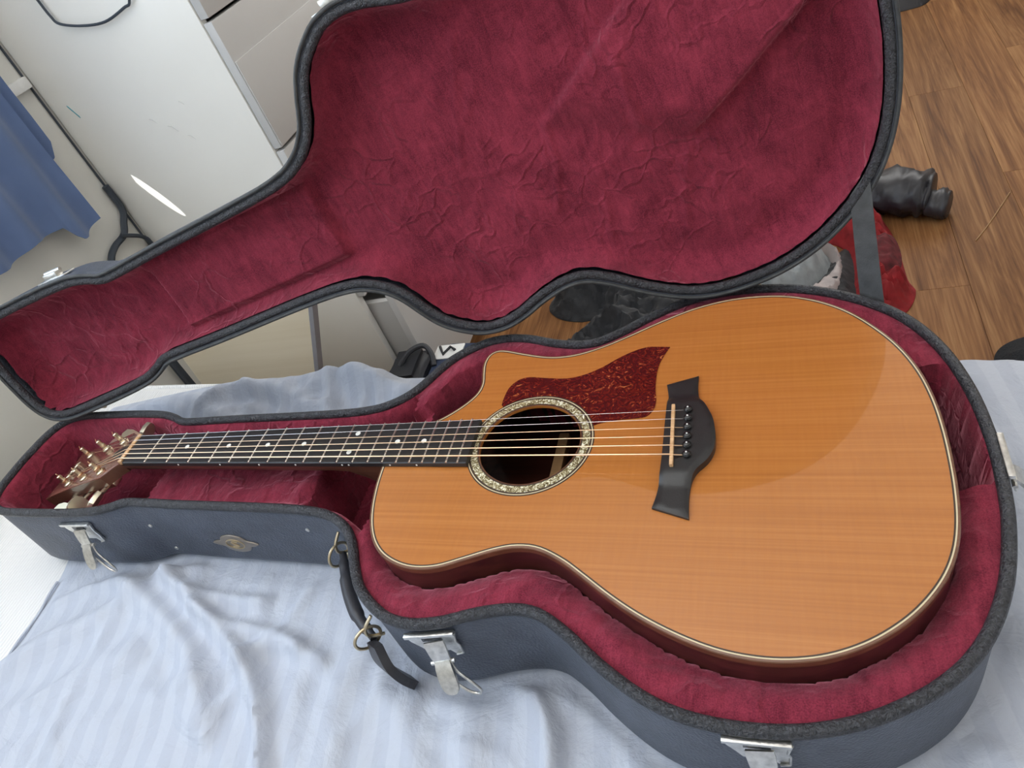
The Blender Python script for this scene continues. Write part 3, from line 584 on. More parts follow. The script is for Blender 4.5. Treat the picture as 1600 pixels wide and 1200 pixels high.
foldsF = [  # far side: (pixel polyline on plane z, z, height, half width)
    ([(345, 603), (400, 590), (450, 580), (490, 567)], -0.098, 0.026, 0.020), ([(480, 572), (505, 561), (525, 553), (550, 565)], -0.078, 0.040, 0.026), ([(540, 560), (575, 578), (610, 594), (655, 612)], -0.095, 0.030, 0.020), ([(525, 556), (515, 590), (505, 620), (500, 648)], -0.10, 0.022, 0.014),
    ([(165, 652), (215, 630), (260, 618), (300, 620), (330, 635), (345, 650)], -0.105, 0.026, 0.024), ([(330, 612), (360, 600), (410, 598), (450, 606), (480, 625)], -0.10, 0.020, 0.013), ([(420, 645), (438, 620), (450, 600)], -0.11, 0.014, 0.009), ([(600, 588), (590, 612), (585, 632)], -0.11, 0.010, 0.010),
    ([(200, 655), (250, 640), (285, 645)], -0.12, 0.012, 0.009), ([(610, 575), (660, 568), (710, 566)], -0.11, 0.016, 0.014), ([(380, 650), (400, 625), (395, 608)], -0.12, 0.010, 0.008), ([(545, 600), (620, 608), (650, 615)], -0.12, 0.006, 0.008), ([(455, 650), (470, 628), (500, 612)], -0.12, 0.010, 0.007), ([(555, 640), (570, 615), (590, 600)], -0.115, 0.010, 0.008), ([(350, 655), (372, 640), (405, 636)], -0.12, 0.012, 0.008), ([(300, 655), (318, 640), (350, 628)], -0.12, 0.012, 0.007), ([(430, 655), (460, 640), (520, 636)], -0.12, 0.008, 0.007), ([(610, 640), (630, 622), (668, 602)], -0.12, 0.010, 0.008),
]
folds3 = [  # folds as bed-frame points (x, y), height, half width
    ([(0.27, 0.20), (0.45, 0.18), (0.8, 0.17)], 0.004, 0.03), ([(0.28, 0.10), (0.40, 0.02), (0.6, -0.05)], 0.006, 0.02), ([(0.26, -0.10), (0.40, -0.14), (0.6, -0.2)], 0.007, 0.02), ([(0.22, -0.19), (0.30, -0.24), (0.4, -0.30)], 0.007, 0.015),
]
Rseq = random.Random(3)
for _ in range(70):
    cx = Rseq.uniform(-0.76, 0.80); cy = Rseq.uniform(-0.60, -0.16); an = Rseq.gauss(1.9, 0.6); ln = Rseq.uniform(0.03, 0.09)
    folds3.append(([(cx, cy), (cx+ln*math.cos(an), cy+ln*math.sin(an)), (cx+1.8*ln*math.cos(an+0.3), cy+1.8*ln*math.sin(an+0.3))], Rseq.uniform(0.002, 0.005), Rseq.uniform(0.005, 0.010)))
SHP = [(-0.797, -0.70), (-0.795, -0.20), (-0.805, -0.10), (-0.84, 0.0), (-0.93, 0.10), (-0.985, 0.17), (-0.965, 0.215), (-0.88, 0.235), (-0.80, 0.252), (-0.745, 0.262)]
SHP += [(x, bedy(x)-0.008) for x in np.arange(-0.70, -0.15, 0.08)]+[(x, bedy(x)+0.018) for x in np.arange(-0.08, 0.91, 0.1)]+[(0.91, bedy(0.91)-0.1), (0.89, -0.62)]
SP = ccw(resample(np.array(SHP), 420)); SV, SF = cdt(SP, [], 0.0056)
z = np.zeros(len(SV)); dcase = -segdist(SV, COs); free = smooth01((dcase-0.001)/0.030)
for pl, h, w in folds:
    P = catmull(np.array([upx(a, b, -0.126) for a, b in pl]), False, 4); d = linedist(SV, P); z += 1.35*h*np.exp(-(d/(1.05*w))**2)*free
zF = np.zeros(len(SV))
for pl, zz0, h, w in foldsF:
    P = catmull(np.array([upx(a, b, zz0) for a, b in pl]), False, 4); d = linedist(SV, P); zF += h*np.exp(-(d/w)**2)*smooth01((dcase-0.001)/0.014)
z += 0.075*(1-np.exp(-zF/0.075))*smooth01(segdist(SV, SP)/np.where(SV[:, 0] > -0.72, 0.016, 0.05))
for pl, h, w in folds3:
    P = catmull(np.array(pl), False, 4); d = linedist(SV, P); z += h*np.exp(-(d/w)**2)*free
nz = np.array([0.0045*fbm(x*9, y*7, 2.0, 3)+0.0018*fbm(x*30+y*9, y*18, 4.0, 3) for x, y in SV])
z += (0.0035+nz)*free*smooth01(segdist(SV, SP)/0.02)
z = np.maximum(z, 0.0)+ZM+0.0035
over = SV[:, 1]-np.array([bedy(x) for x in SV[:, 0]])+0.010
z -= smooth01(over/0.028)*0.05*(over > 0)*(SV[:, 0] > -0.13)
z = np.where(dcase < 0.002, np.minimum(z, ZB-0.0015), z)
n = len(SV); SB = np.c_[SV, z]
sheet = mk('bed_sheet', np.vstack([SB, SB-[0, 0, 0.0018]]), [tuple(f) for f in SF]+[(f[0]+n, f[2]+n, f[1]+n) for f in SF], 'sheet', None, TB, angle=80)
tag(sheet, 'rumpled white sheet with satin stripes spread under the guitar case', 'sheet')
hem = [q for q in catmull([(-0.796, -0.70), (-0.794, -0.4), (-0.792, -0.20), (-0.800, -0.11)], False, 12)]
hb = MB().tube([(x, y, ZM+0.0065+0.0012*math.sin(y*90)) for x, y in hem], 0.0018, 6); hb.build('hem', 'sheet', sheet)

# ================================================================== GUITAR CASE
case = tag(empty('guitar_case', TB), 'open black guitar case lined with wine red plush lying on the bed', 'guitar case')
N = len(CO)
V, F = sweep(CO, [(-0.004, ZR-0.004), (0.001, ZR-0.003), (0.002, ZR-0.010), (0.002, ZB+0.012), (0.0, ZB+0.005), (-0.004, ZB+0.001), (-0.010, ZB)])
F.append(tuple(range(7*N-1, 6*N-1, -1)))
mk('base_shell', V, F, 'vinyl', case)
pip = [(0.0051*math.cos(a), ZR+0.0055*math.sin(a)) for a in np.linspace(0, 2*math.pi, 10, endpoint=False)]
mk('rim_welt', *sweep(CO, pip, True), 'rope', case, angle=80)
# lining (height field)
LI = ccw(offset(CO, -0.0045)); LV, LF = cdt(LI, [], 0.0042)
dr = segdist(LV, COs); dg = -segdist(LV, GOs); X, Y = LV[:, 0], LV[:, 1]
ledge = (X > -0.300) & ~((X > 0.16) & (Y > -0.030) & (Y < 0.105))
tbody = np.clip((dr-0.005)/np.maximum(dr-0.005+np.maximum(dg, 0), 1e-4), 0, 1)
zl = ZR-0.002+0.004*np.sin(np.pi*np.clip(tbody, 0, 1))-0.011*tbody**1.5
wide = (Y < 0.0) | (dr < 0.030) | (X > -0.20)
zf = -0.1185
wallz = ZR-0.002+(zf-ZR+0.002)*smooth01((dr-0.007)/0.017)
tail = (X > 0.16) & (Y > -0.030) & (Y < 0.105)
wallz = np.where(tail, ZR-0.002+(zf-ZR+0.002)*smooth01((dr-0.0065)/0.006), wallz)
zz_ = np.where(ledge & wide, np.where(dg > -0.002, zl, zf), wallz)
zz_ = np.where(ledge & ~wide, ZR-0.002+(zf-ZR+0.002)*smooth01((dr-0.024)/0.02), zz_)
# accessory box lid under the neck
sup = (X > -0.632) & (X < -0.392) & (dr > 0.004)
wr_ = np.array([0.003*abs(fbm(x*28+y*20, y*34, 1.5, 3))+0.003*fbm(x*12, y*18, 7.0, 2) for x, y in LV])
zs = -0.044+0.020*smooth01((0.024-dr)/0.02)+wr_*1.4+0.006*np.exp(-((X+0.415-0.3*(Y+0.06))/0.012)**2)
zz_ = np.where(sup, np.maximum(zz_, zs), zz_)
# divider at the body end of the neck compartment (far side)
div = (np.abs(X+0.287-0.12*(Y-0.05)) < 0.006) & (Y > 0.02)
zz_ = np.where(div, np.maximum(zz_, -0.034), zz_)
nzl = np.array([0.0028*fbm(x*24, y*24, 3.3, 3)-0.0022*max(0, 1-abs(fbm(x*15+4, y*15, 8.1, 2))*9) for x, y in LV])
zz_ = zz_+nzl*smooth01((dr-0.008)/0.01)*(zz_ > -0.09)
mk('lining', np.c_[LV, zz_], LF, 'plush', case, angle=75)
# things in the head compartment
pou = MB().tube(catmull([(-0.700, -0.050, -0.097), (-0.672, -0.020, -0.094), (-0.652, 0.012, -0.094), (-0.645, 0.04, -0.097)], False, 5), [0.012, 0.015, 0.018, 0.019, 0.019, 0.019, 0.019, 0.019, 0.019, 0.019, 0.019, 0.019, 0.019, 0.018, 0.015, 0.012], 14).build('polishing_cloth_roll', 'lining', None, TB)
tag(pou, 'dark green rolled cloth tucked under the headstock inside the case', 'cloth roll')

# ---- lid
AX0 = Vector((-0.800, 0.08257, -0.00567)); AX1 = Vector((0.055, 0.24015, -0.00567)); LANG = 101.55
LM = Matrix.Translation(AX0) @ Matrix.Rotation(-math.radians(LANG), 4, (AX1-AX0).normalized()) @ Matrix.Translation(-AX0)
V, F = sweep(CO, [(-0.0075, ZR-0.002), (-0.002, ZR-0.003), (-0.0005, ZR-0.004), (0.002, ZR-0.004), (0.0025, ZR-0.001), (0.0025, ZR+0.008), (0.0012, ZR+0.010), (0.0012, ZR+0.042), (-0.003, ZR+0.053), (-0.012, ZR+0.060), (-0.022, ZR+0.062)])
F.append(tuple(10*N+k for k in range(N)))
lid = mk('lid_shell', V, F, 'vinyl', case, LM)
tag(lid, 'black vinyl lid standing open on its hinges')
pip = [(-0.0062+0.0052*math.cos(a), ZR-0.0015+0.0048*math.sin(a)) for a in np.linspace(0, 2*math.pi, 10, endpoint=False)]
mk('lid_welt', *sweep(CO, pip, True), 'rope', lid, angle=80)
pip = [(0.0012+0.0022*math.cos(a), ZR-0.0045+0.0022*math.sin(a)) for a in np.linspace(0, 2*math.pi, 8, endpoint=False)]
mk('lid_edge_strip', *sweep(CO, pip, True), 'strap', lid, angle=80)
LI = ccw(offset(CO, -0.0095)); LV, LF = cdt(LI, [], 0.0042)
dr = segdist(LV, COs); X, Y = LV[:, 0], LV[:, 1]
dep = 0.043*np.sqrt(np.clip(1-(1-np.clip((dr-0.0085)/0.026, 0, 1))**2, 0, 1))
# padded block over the neck
def bmask(v, a, b, s): return smooth01((v-a)/s)*smooth01((b-v)/s)
dep -= 0.013*bmask(X, -0.595, -0.345, 0.006)*bmask(Y, -0.052, 0.046, 0.007)
# slanting bulge of the lining over the lower bout
def side(P, Q): # signed distance to the line P->Q
    P = np.array(P); Q = np.array(Q); t = (Q-P)/np.linalg.norm(Q-P); return (X-P[0])*(-t[1])+(Y-P[1])*t[0]
s1 = side((-0.078, 0.001), (0.038, -0.070)); s2 = side((0.055, 0.076), (0.184, 0.005)); s3 = side((-0.078, 0.0), (0.06, 0.078))
bul = smooth01(s1/0.007+0.5)*smooth01(-s2/0.007+0.5)*smooth01(-s3/0.045+0.3)
dep -= 0.017*bul
creases = [([(0.012, -0.029), (0.010, 0.01), (0.012, 0.042)], 0.004, 0.004), ([(-0.079, 0.003), (-0.084, 0.049), (-0.104, 0.094)], 0.0035, 0.0028), ([(-0.127, -0.116), (-0.160, -0.044), (-0.180, 0.006)], 0.003, 0.0026), ([(-0.189, -0.092), (-0.168, -0.047)], 0.003, 0.0025), ([(-0.05, 0.10), (-0.06, 0.15)], 0.003, 0.003), ([(0.05, 0.085), (0.03, 0.13), (0.02, 0.17)], 0.003, 0.003), ([(0.06, 0.085), (0.09, 0.13)], 0.003, 0.003), ([(-0.19, 0.02), (-0.13, 0.03), (-0.09, 0.02)], 0.002, 0.003), ([(-0.16, -0.03), (-0.13, -0.06)], 0.002, 0.003)]
Rl = random.Random(11)
for _ in range(60):
    cx = Rl.uniform(-0.27, 0.23); cy = Rl.uniform(-0.20, 0.20); an = Rl.gauss(1.75, 0.75); ln = Rl.uniform(0.012, 0.045)
    creases.append(([(cx, cy), (cx+ln*math.cos(an), cy+ln*math.sin(an)), (cx+1.7*ln*math.cos(an+Rl.gauss(0, 0.4)), cy+1.7*ln*math.sin(an))], Rl.uniform(0.0006, 0.0014), Rl.uniform(0.0018, 0.0028)))
for _ in range(34):
    cx = Rl.uniform(-0.83, -0.60); cy = Rl.uniform(-0.06, 0.06); an = Rl.uniform(0, 3.14); ln = Rl.uniform(0.01, 0.03)
    creases.append(([(cx, cy), (cx+ln*math.cos(an), cy+ln*math.sin(an)), (cx+1.6*ln*math.cos(an+0.4), cy+1.6*ln*math.sin(an+0.4))], Rl.uniform(0.001, 0.0022), Rl.uniform(0.002, 0.004)))
inn = smooth01((dr-0.02)/0.02)
for pl, h, w in creases: dep -= h*np.exp(-(linedist(LV, np.array(pl))/w)**2)*inn
dep += np.array([0.003*fbm(x*11, y*11, 6.0, 3) for x, y in LV])*inn
mk('lid_lining', np.c_[LV, ZR-0.001+dep], LF, 'plush', lid, angle=75)

# ---- hardware
def frame_at(x, sgn=-1, end=False, z=ZR):
    """frame on the case wall: X along wall (to the right), Y outward, Z up"""
    P = CO; nn = normals(P)
    if end: i = int(np.argmin(np.abs(P[:, 1]-x)+(P[:, 0] < 0)*10))
    else: i = int(np.argmin(np.abs(P[:, 0]-x)+((P[:, 1]*sgn) < 0)*10))
    yv = Vector((nn[i][0], nn[i][1], 0)); zv = Vector((0, 0, 1)); xv = yv.cross(zv)
    M = Matrix((xv, yv, zv)).transposed().to_4x4(); M.translation = (P[i][0]+yv.x*0.0022, P[i][1]+yv.y*0.0022, z); return M
def latch(M, tilt=0.16, flip=1):
    # plate: stepped outline, folded top edge
    pl = [(-0.022, 0.0), (0.022, 0.0), (0.023, -0.004), (0.019, -0.016), (0.0205, -0.020), (0.020, -0.034), (0.013, -0.036), (0.010, -0.030), (-0.010, -0.030), (-0.014, -0.022), (-0.020, -0.012), (-0.022, -0.004)]
    mb = MB(); n = len(pl); V = [(a, 0.0003, b) for a, b in pl]+[(a, 0.0022, b) for a, b in pl]
    mb.add(V, [tuple(range(n)), tuple(range(2*n-1, n-1, -1))]+[(i, (i+1) % n, n+(i+1) % n, n+i) for i in range(n)])
    mb.box(-0.0225, 0.0225, 0.0005, 0.0050, -0.0035, 0.0005, 0.0006)
    mb.tube([(0.0225, 0.003, -0.002), (0.0195, 0.003, -0.016), (0.021, 0.003, -0.021), (0.0205, 0.003, -0.034), (0.014, 0.003, -0.0362)], 0.0010, 6)
    mb.V = [(-a, b, c) for a, b, c in mb.V]; p_ = mb.build('latch_plate', 'chrome', case, M)
    # keeper slot
    MB().box(-0.009, 0.009, 0.0022, 0.0030, -0.012, -0.005).build('slot', 'black', p_)
    # lever: short link then rounded tongue standing out from the wall
    lv = MB()
    def strip(pts, w, t=0.0016):
        k = len(pts); V = []; F = []
        for (y, z_), ww in zip(pts, w):
            V += [(-ww, y, z_), (ww, y, z_), (ww, y+t, z_+t*0.5), (-ww, y+t, z_+t*0.5)]
        for i in range(k-1):
            a = 4*i; b = a+4
            F += [(a, a+1, b+1, b), (a+1, a+2, b+2, b+1), (a+2, a+3, b+3, b+2), (a+3, a, b, b+3)]
        F += [(3, 2, 1, 0), (4*k-4, 4*k-3, 4*k-2, 4*k-1)]; lv.add(V, F)
    strip([(0.004, -0.010), (0.006, -0.014), (0.010, -0.024), (0.012, -0.030)], [0.0095, 0.0098, 0.009, 0.008])
    strip([(0.011, -0.029), (0.016, -0.034), (0.021, -0.041), (0.0245, -0.047), (0.0265, -0.0505), (0.0278, -0.0528), (0.0286, -0.0543), (0.029, -0.055)], [0.0072, 0.0080, 0.0084, 0.0082, 0.0074, 0.0060, 0.0040, 0.0014], 0.0026)
    lv.tube([(-0.011, 0.012, -0.031), (0.012, 0.012, -0.031)], 0.0021, 8)
    lv.build('latch_lever', 'chrome', p_, Matrix.Rotation(tilt, 4, 'Y'))
    # wire bail
    bl = catmull([(0.011, 0.012, -0.031), (0.015, 0.017, -0.040), (0.026*flip, 0.022, -0.054), (0.030*flip, 0.024, -0.062), (0.026*flip, 0.024, -0.068), (0.016*flip, 0.022, -0.064), (0.004, 0.017, -0.050), (-0.004, 0.013, -0.036)], False, 6)
    MB().tube([(-q[0], q[1], q[2]) for q in bl], 0.0013, 8).build('wire_bail', 'chrome', p_)
    return p_
latch(frame_at(-0.702, -1, z=-0.034)); latch(frame_at(-0.199, -1, z=-0.027)); latch(frame_at(0.067, -1, z=-0.024)); latch(frame_at(-0.008, end=True, z=-0.013))
def catch(xc, sgn):   # catch plates on the lid's side wall
    M = frame_at(xc, sgn, z=ZR+0.006); mb = MB()
    mb.box(-0.022, 0.022, 0.0, 0.0018, 0.0, 0.020, 0.0006); mb.box(-0.010, 0.010, 0.0015, 0.0085, 0.002, 0.014, 0.0015); mb.tube([(-0.012, 0.008, 0.011), (0.012, 0.008, 0.011)], 0.0028, 8)
    mb.build('lid_catch', 'chrome', lid, M)
catch(-0.700, -1); catch(-0.216, -1); catch(0.067, -1)
def hinge(xc, sgn):
    M = frame_at(xc, sgn, z=ZR+0.010); mb = MB()
    mb.box(-0.020, 0.020, 0.0, 0.0015, -0.030, -0.006, 0.0005)
    for k in range(5): mb.tube([(-0.020+k*0.008, 0.004, 0.002), (-0.0125+k*0.008, 0.004, 0.002)], 0.0032, 8)
    mb.build('hinge', 'brass', case, M)
hinge(-0.795, 1); hinge(0.052, 1)
# worn catch pieces by the upper bout, one on each half
M = frame_at(-0.283, 1, z=-0.03); MB().box(-0.012, 0.012, 0.0, 0.002, -0.02, 0.006, 0.0006).lathe([(0.004, 0), (0.010, 0.001), (0.010, 0.003), (0.004, 0.004)], (0.0, 0.004, -0.004), (0, 1, 0), 14).build('socket', 'brass', case, M)
M = frame_at(-0.285, 1, z=ZR+0.006); MB().box(-0.020, 0.016, 0.0, 0.002, 0.0, 0.010, 0.0006).lathe([(0.002, 0), (0.004, 0.001), (0.004, 0.004), (0.002, 0.005)], (-0.004, 0.001, 0.003), (0, 1, 0), 10).build('broken_clasp', 'chrome', lid, M)
# badge
M = frame_at(-0.510, -1, z=-0.087); bd = MB()
ov = [(0.020*math.cos(a), 0.0155*math.sin(a)) for a in np.linspace(0, 2*math.pi, 28, endpoint=False)]
sh = catmull([(0.033, 0.0), (0.026, 0.004), (0.019, 0.006), (0.014, 0.0125), (0.0, 0.0165), (-0.014, 0.0125), (-0.019, 0.006), (-0.026, 0.004), (-0.033, 0.0), (-0.026, -0.004), (-0.019, -0.006), (-0.014, -0.0125), (0.0, -0.0165), (0.014, -0.0125), (0.019, -0.006), (0.026, -0.004)], True, 3)
RX = Matrix.Rotation(-math.pi/2, 4, 'X')
bdo = MB().prism(ccw(sh), 0.0, 0.0016, 0.0006).build('badge', 'badge', case, M @ RX)
tag(bdo, 'tarnished oval metal badge with pointed ends')
MB().tube([(0.0125*math.cos(a), 0.0085*math.sin(a), 0.0018) for a in np.linspace(0, 2*math.pi, 28, endpoint=False)], 0.0008, 6, True).build('badge_ring', 'brass', bdo)
MB().tube(catmull([(0.005, 0.0045, 0.0018), (0.0, 0.0055, 0.0018), (-0.004, 0.003, 0.0018), (0.0, 0.0, 0.0018), (0.004, -0.003, 0.0018), (0.0, -0.0055, 0.0018), (-0.005, -0.004, 0.0018)], False, 4), 0.0009, 6).build('badge_emblem', 'brass', bdo)
for xr, zr_ in ((-0.617, -0.108), (-0.618, -0.062), (-0.388, -0.052)):
    MB().lathe([(0.0028, 0), (0.0026, 0.0008), (0.0012, 0.0014)], (0, 0, 0), (0, 1, 0), 10).build('rivet', 'chrome', case, frame_at(xr, -1, z=zr_))
# leather handle on the shoulder
def onwall(x, out, z_):
    i = int(np.argmin(np.abs(CO[:, 0]-x)+(CO[:, 1] > 0)*10)); nn = normals(CO)[i]; return (CO[i][0]+nn[0]*out, CO[i][1]+nn[1]*out, z_)
def ring(c, r, a, b, t=0.0016):
    a = Vector(a).normalized(); b = Vector(b).normalized(); c = Vector(c)
    return MB().tube([c+a*math.cos(q)*r+b*math.sin(q)*r for q in np.linspace(0, 2*math.pi, 24, endpoint=False)], t, 8, True)
p1 = Vector(onwall(-0.340, 0.012, -0.060)); p2 = Vector(onwall(-0.262, 0.016, -0.060)); hd = (p2-p1).normalized()
pts = [p1+Vector((0, 0, -0.010)), p1*0.75+p2*0.25+Vector((-0.003, -0.004, -0.010)), p1*0.5+p2*0.5+Vector((-0.005, -0.006, -0.010)), p1*0.25+p2*0.75+Vector((-0.004, -0.005, -0.010)), p2+Vector((0, 0, -0.012))]
hp = catmull(np.array([q[:] for q in pts]), False, 6)
han = MB().tube(hp, [0.004]*3+[0.0055]*4+[0.007]*11+[0.0055]*4+[0.004]*3, 12).build('handle', 'leather', case)
for i, (pc, dv) in enumerate(((p1, -1), (p2, 1))):
    nn = Vector(onwall(-0.340 if i == 0 else -0.262, 1.0, 0))-Vector(onwall(-0.340 if i == 0 else -0.262, 0.0, 0)); nn.z = 0; nn.normalize()
    ring(pc+Vector((0, 0, -0.006))+nn*0.004, 0.013, nn, Vector((0, 0, 1))).build('handle_ring', 'brass', han)
    mb = MB(); base = pc-nn*0.010
    mb.tube(catmull(np.array([(base+Vector((0, 0, 0.016)))[:], (base+nn*0.010+Vector((0, 0, 0.008)))[:], (base+nn*0.013)[:], (base+nn*0.010+Vector((0, 0, -0.008)))[:], (base+Vector((0, 0, -0.016)))[:]]), False, 5), 0.0017, 8)
    mb.build('handle_staple', 'brass', han)
# leather tongue of the handle hanging over the second ring
q0 = p2+Vector((0.004, -0.006, -0.010)); tp = [q0, q0+Vector((0.006, -0.010, -0.016)), q0+Vector((0.013, -0.012, -0.034)), q0+Vector((0.021, -0.010, -0.054))]
tw = Vector((0.8, -0.45, 0.35)).normalized(); V = []; F = []
cp = catmull(np.array([q[:] for q in tp]), False, 6)
for i, q in enumerate(cp):
    q = Vector(q); w = 0.0085+0.0060*math.sin(math.pi*min(1, i/len(cp)*1.1)); nrm = tw.cross(Vector(cp[min(i+1, len(cp)-1)]-cp[max(i-1, 0)]).normalized()).normalized()
    for a, b in ((-1, -1), (1, -1), (1, 1), (-1, 1)): V.append(q+tw*w*a+nrm*0.0042*b)
for i in range(len(cp)-1):
    for k in range(4): F.append((4*i+k, 4*i+(k+1) % 4, 4*i+4+(k+1) % 4, 4*i+4+k))
F += [(3, 2, 1, 0), tuple(4*(len(cp)-1)+k for k in range(4))]
mk('handle_tab', V, F, 'leather', han, angle=60)
# stay strap between lid and base
a0 = LM @ Vector((0.178, 0.186, ZR-0.001)); b0 = LM @ Vector((0.2005, 0.1655, ZR-0.001)); a1 = Vector((0.1725, 0.2105, ZR-0.012)); b1 = Vector((0.1935, 0.193, ZR-0.012))
th_ = (b0-a0).cross(a1-a0).normalized()*0.0012; V = []; F = []; K = 10
for i in range(K+1):
    t = i/K; sag = Vector((0, 0.0, -0.004))*math.sin(math.pi*t); A_ = a0.lerp(a1, t)+sag; B_ = b0.lerp(b1, t)+sag
    V += [A_-th_, B_-th_, B_+th_, A_+th_]
for i in range(K):
    for k in range(4): F.append((4*i+k, 4*i+(k+1) % 4, 4*i+4+(k+1) % 4, 4*i+4+k))
F += [(3, 2, 1, 0), tuple(4*K+k for k in range(4))]
st = mk('stay_strap', V, F, 'strap', case); tag(st, 'worn grey strap holding the lid open')

# ================================================================== GUITAR
gt = tag(empty('acoustic_guitar', TB), 'glossy cedar-topped cutaway acoustic guitar lying in the open case', 'guitar')
HC = (-0.1385, 0.001); HR = 0.0505
def circ(r, n=72): return np.array([(HC[0]+r*math.cos(a), HC[1]+r*math.sin(a)) for a in np.linspace(0, 2*math.pi, n, endpoint=False)])
TI = ccw(offset(GO, -0.0044))
V2, F2 = cdt(TI, [circ(HR)], 0.02); n = len(V2)
V = np.vstack([np.c_[V2, np.zeros(n)], np.c_[V2, np.full(n, -0.003)]]); F = [tuple(f) for f in F2]+[(f[0]+n, f[2]+n, f[1]+n) for f in F2]
ed = set()
for f in F2:
    for a, c in ((f[0], f[1]), (f[1], f[2]), (f[2], f[0])): ed.add((int(a), int(c)))
F += [(c, a, a+n, c+n) for (a, c) in ed if (c, a) not in ed]
mk('soundboard', V, F, 'top', gt)
mk('inner_line', *sweep(GO, [(-0.0045, -0.0005), (-0.0045, 0.00005), (-0.0032, 0.00005), (-0.0032, -0.0005)], True), 'dark', gt)
mk('purfling', *sweep(GO, [(-0.0032, -0.001), (-0.0032, 0.0001), (-0.0021, 0.0001), (-0.0021, -0.001)], True), 'cream', gt)
mk('binding', *sweep(GO, [(-0.0021, 0.00005), (-0.0006, -0.0001), (0.0, -0.0009), (0.0001, -0.0065), (-0.0021, -0.0065)], True), 'bind', gt)
mk('side', *sweep(GO, [(-0.0002, -0.0065), (0.0, -0.03), (0.0, -0.108), (-0.0022, -0.108), (-0.0022, -0.0065)], True), 'rose', gt)
V2, F2 = cdt(ccw(offset(GO, 0.0)), [], 0.03); n = len(V2); arch = 0.003*smooth01(segdist(V2, GOs)/0.12)
mk('back', np.vstack([np.c_[V2, np.full(n, -0.108)], np.c_[V2, -0.112-arch]]), [tuple(f) for f in F2]+[(f[0]+n, f[2]+n, f[1]+n) for f in F2], 'rose', gt)
MB().box(-0.27, 0.19, -0.012, 0.012, -0.1079, -0.104, 0.001).build('back_brace', 'brace', gt)
MB().box(-0.155, -0.060, -0.060, -0.020, -0.1078, -0.1074).build('maker_label', 'paper', gt)
MB().box(-0.150, -0.138, -0.13, 0.10, -0.1079, -0.094, 0.002).build('cross_brace', 'brace', gt)
# rosette
rs = ccw(circ(0.0565, 120))
mk('rosette', *sweep(rs, [(-0.0035, -0.0003), (-0.0035, 0.0003), (0.0035, 0.0003), (0.0035, -0.0003)], True), 'aba', gt)
for r, w, mt2, nm in ((0.0610, 0.0009, 'dark', 'rosette_line'), (0.0624, 0.0005, 'cream', 'rosette_line'), (0.0635, 0.0006, 'dark', 'rosette_line'), (0.0522, 0.0008, 'dark', 'rosette_line'), (0.0512, 0.0006, 'bind', 'rosette_rim')):
    mk(nm, *sweep(ccw(circ(r, 96)), [(-w, -0.0003), (-w, 0.00025), (w, 0.00025), (w, -0.0003)], True), mt2, gt)
# pickguard
PG = [(-180.4, 53.8), (-180.6, 64.7), (-178.0, 79.9), (-170.0, 90.7), (-158.1, 94.2), (-138.8, 91.5), (-118.0, 89.5), (-100.5, 93.1), (-82.2, 103.0), (-64.5, 117.3), (-48.0, 127.5), (-34.9, 131.5)]
PG2 = [(-18.3, 117.7), (-21.9, 105.4), (-23.6, 89.1), (-22.8, 67.9), (-20.8, 52.5), (-22.4, 40.2), (-28.6, 31.9), (-39.0, 29.9), (-53.2, 28.7), (-67.3, 26.1), (-79.5, 21.6)]
pgc = np.vstack([catmull(np.array(PG)/1000, False, 5), [(-0.0136, 0.1292)], catmull(np.array(PG2)/1000, False, 5)])
a0_ = math.atan2(pgc[-1][1]-HC[1], pgc[-1][0]-HC[0]); a1_ = math.atan2(pgc[0][1]-HC[1], pgc[0][0]-HC[0])
arc = np.array([(HC[0]+0.0642*math.cos(a), HC[1]+0.0642*math.sin(a)) for a in np.linspace(a0_, a1_, 16)])
MB().prism(ccw(np.vstack([pgc, arc])), 0.00005, 0.0007).build('pickguard', 'tort', gt)
# bridge
BRP = np.array([(-11.9, 71.7), (17.8, 82.1), (17.9, 66.0), (20.2, 50.9), (27.6, 37.0), (34.0, 20.5), (36.6, 1.4), (36.1, -13.7), (31.1, -26.3), (22.3, -37.5), (18.4, -49.7), (17.4, -66.3), (18.5, -85.8), (-12.6, -75.3), (-10.0, -62.7), (-8.6, -48.7), (-8.2, -34.3), (-8.1, -17.3), (-8.6, 14.0), (-8.8, 45.1), (-9.0, 56.0)])/1000
segs = [catmull(BRP[1:13], False, 4), catmull(np.vstack([BRP[13:], BRP[:1]]), False, 4)]
BRC = ccw(np.vstack(segs)); V2, F2 = cdt(BRC, [], 0.004); db = segdist(V2, BRC); n = len(V2)
zb_ = np.where(np.abs(V2[:, 1]) < 0.042, 0.0092, 0.0092-0.0050*smooth01((np.abs(V2[:, 1])-0.042)/0.012)); zb_ = zb_-0.0018*smooth01(1-db/0.0030)
F = [tuple(f) for f in F2]+[(f[0]+n, f[2]+n, f[1]+n) for f in F2]; ed = set()
for f in F2:
    for a, c in ((f[0], f[1]), (f[1], f[2]), (f[2], f[0])): ed.add((int(a), int(c)))
F += [(c, a, a+n, c+n) for (a, c) in ed if (c, a) not in ed]
brd = mk('bridge', np.vstack([np.c_[V2, zb_], np.c_[V2, np.full(n, 0.00005)]]), F, 'ebony', gt)
SA = [(-0.0016, 0.0355), (0.0017, -0.0370)]
sd = Vector((SA[1][0]-SA[0][0], SA[1][1]-SA[0][1], 0)).normalized(); sn = Vector((-sd.y, sd.x, 0))
Ms = Matrix((sn, sd, Vector((0, 0, 1)))).transposed().to_4x4(); Ms.translation = ((SA[0][0]+SA[1][0])/2, (SA[0][1]+SA[1][1])/2, 0.0105)
MB().box(-0.0017, 0.0017, -0.0363, 0.0363, -0.003, 0.0024, 0.0010).build('saddle', 'bone', brd, Ms)
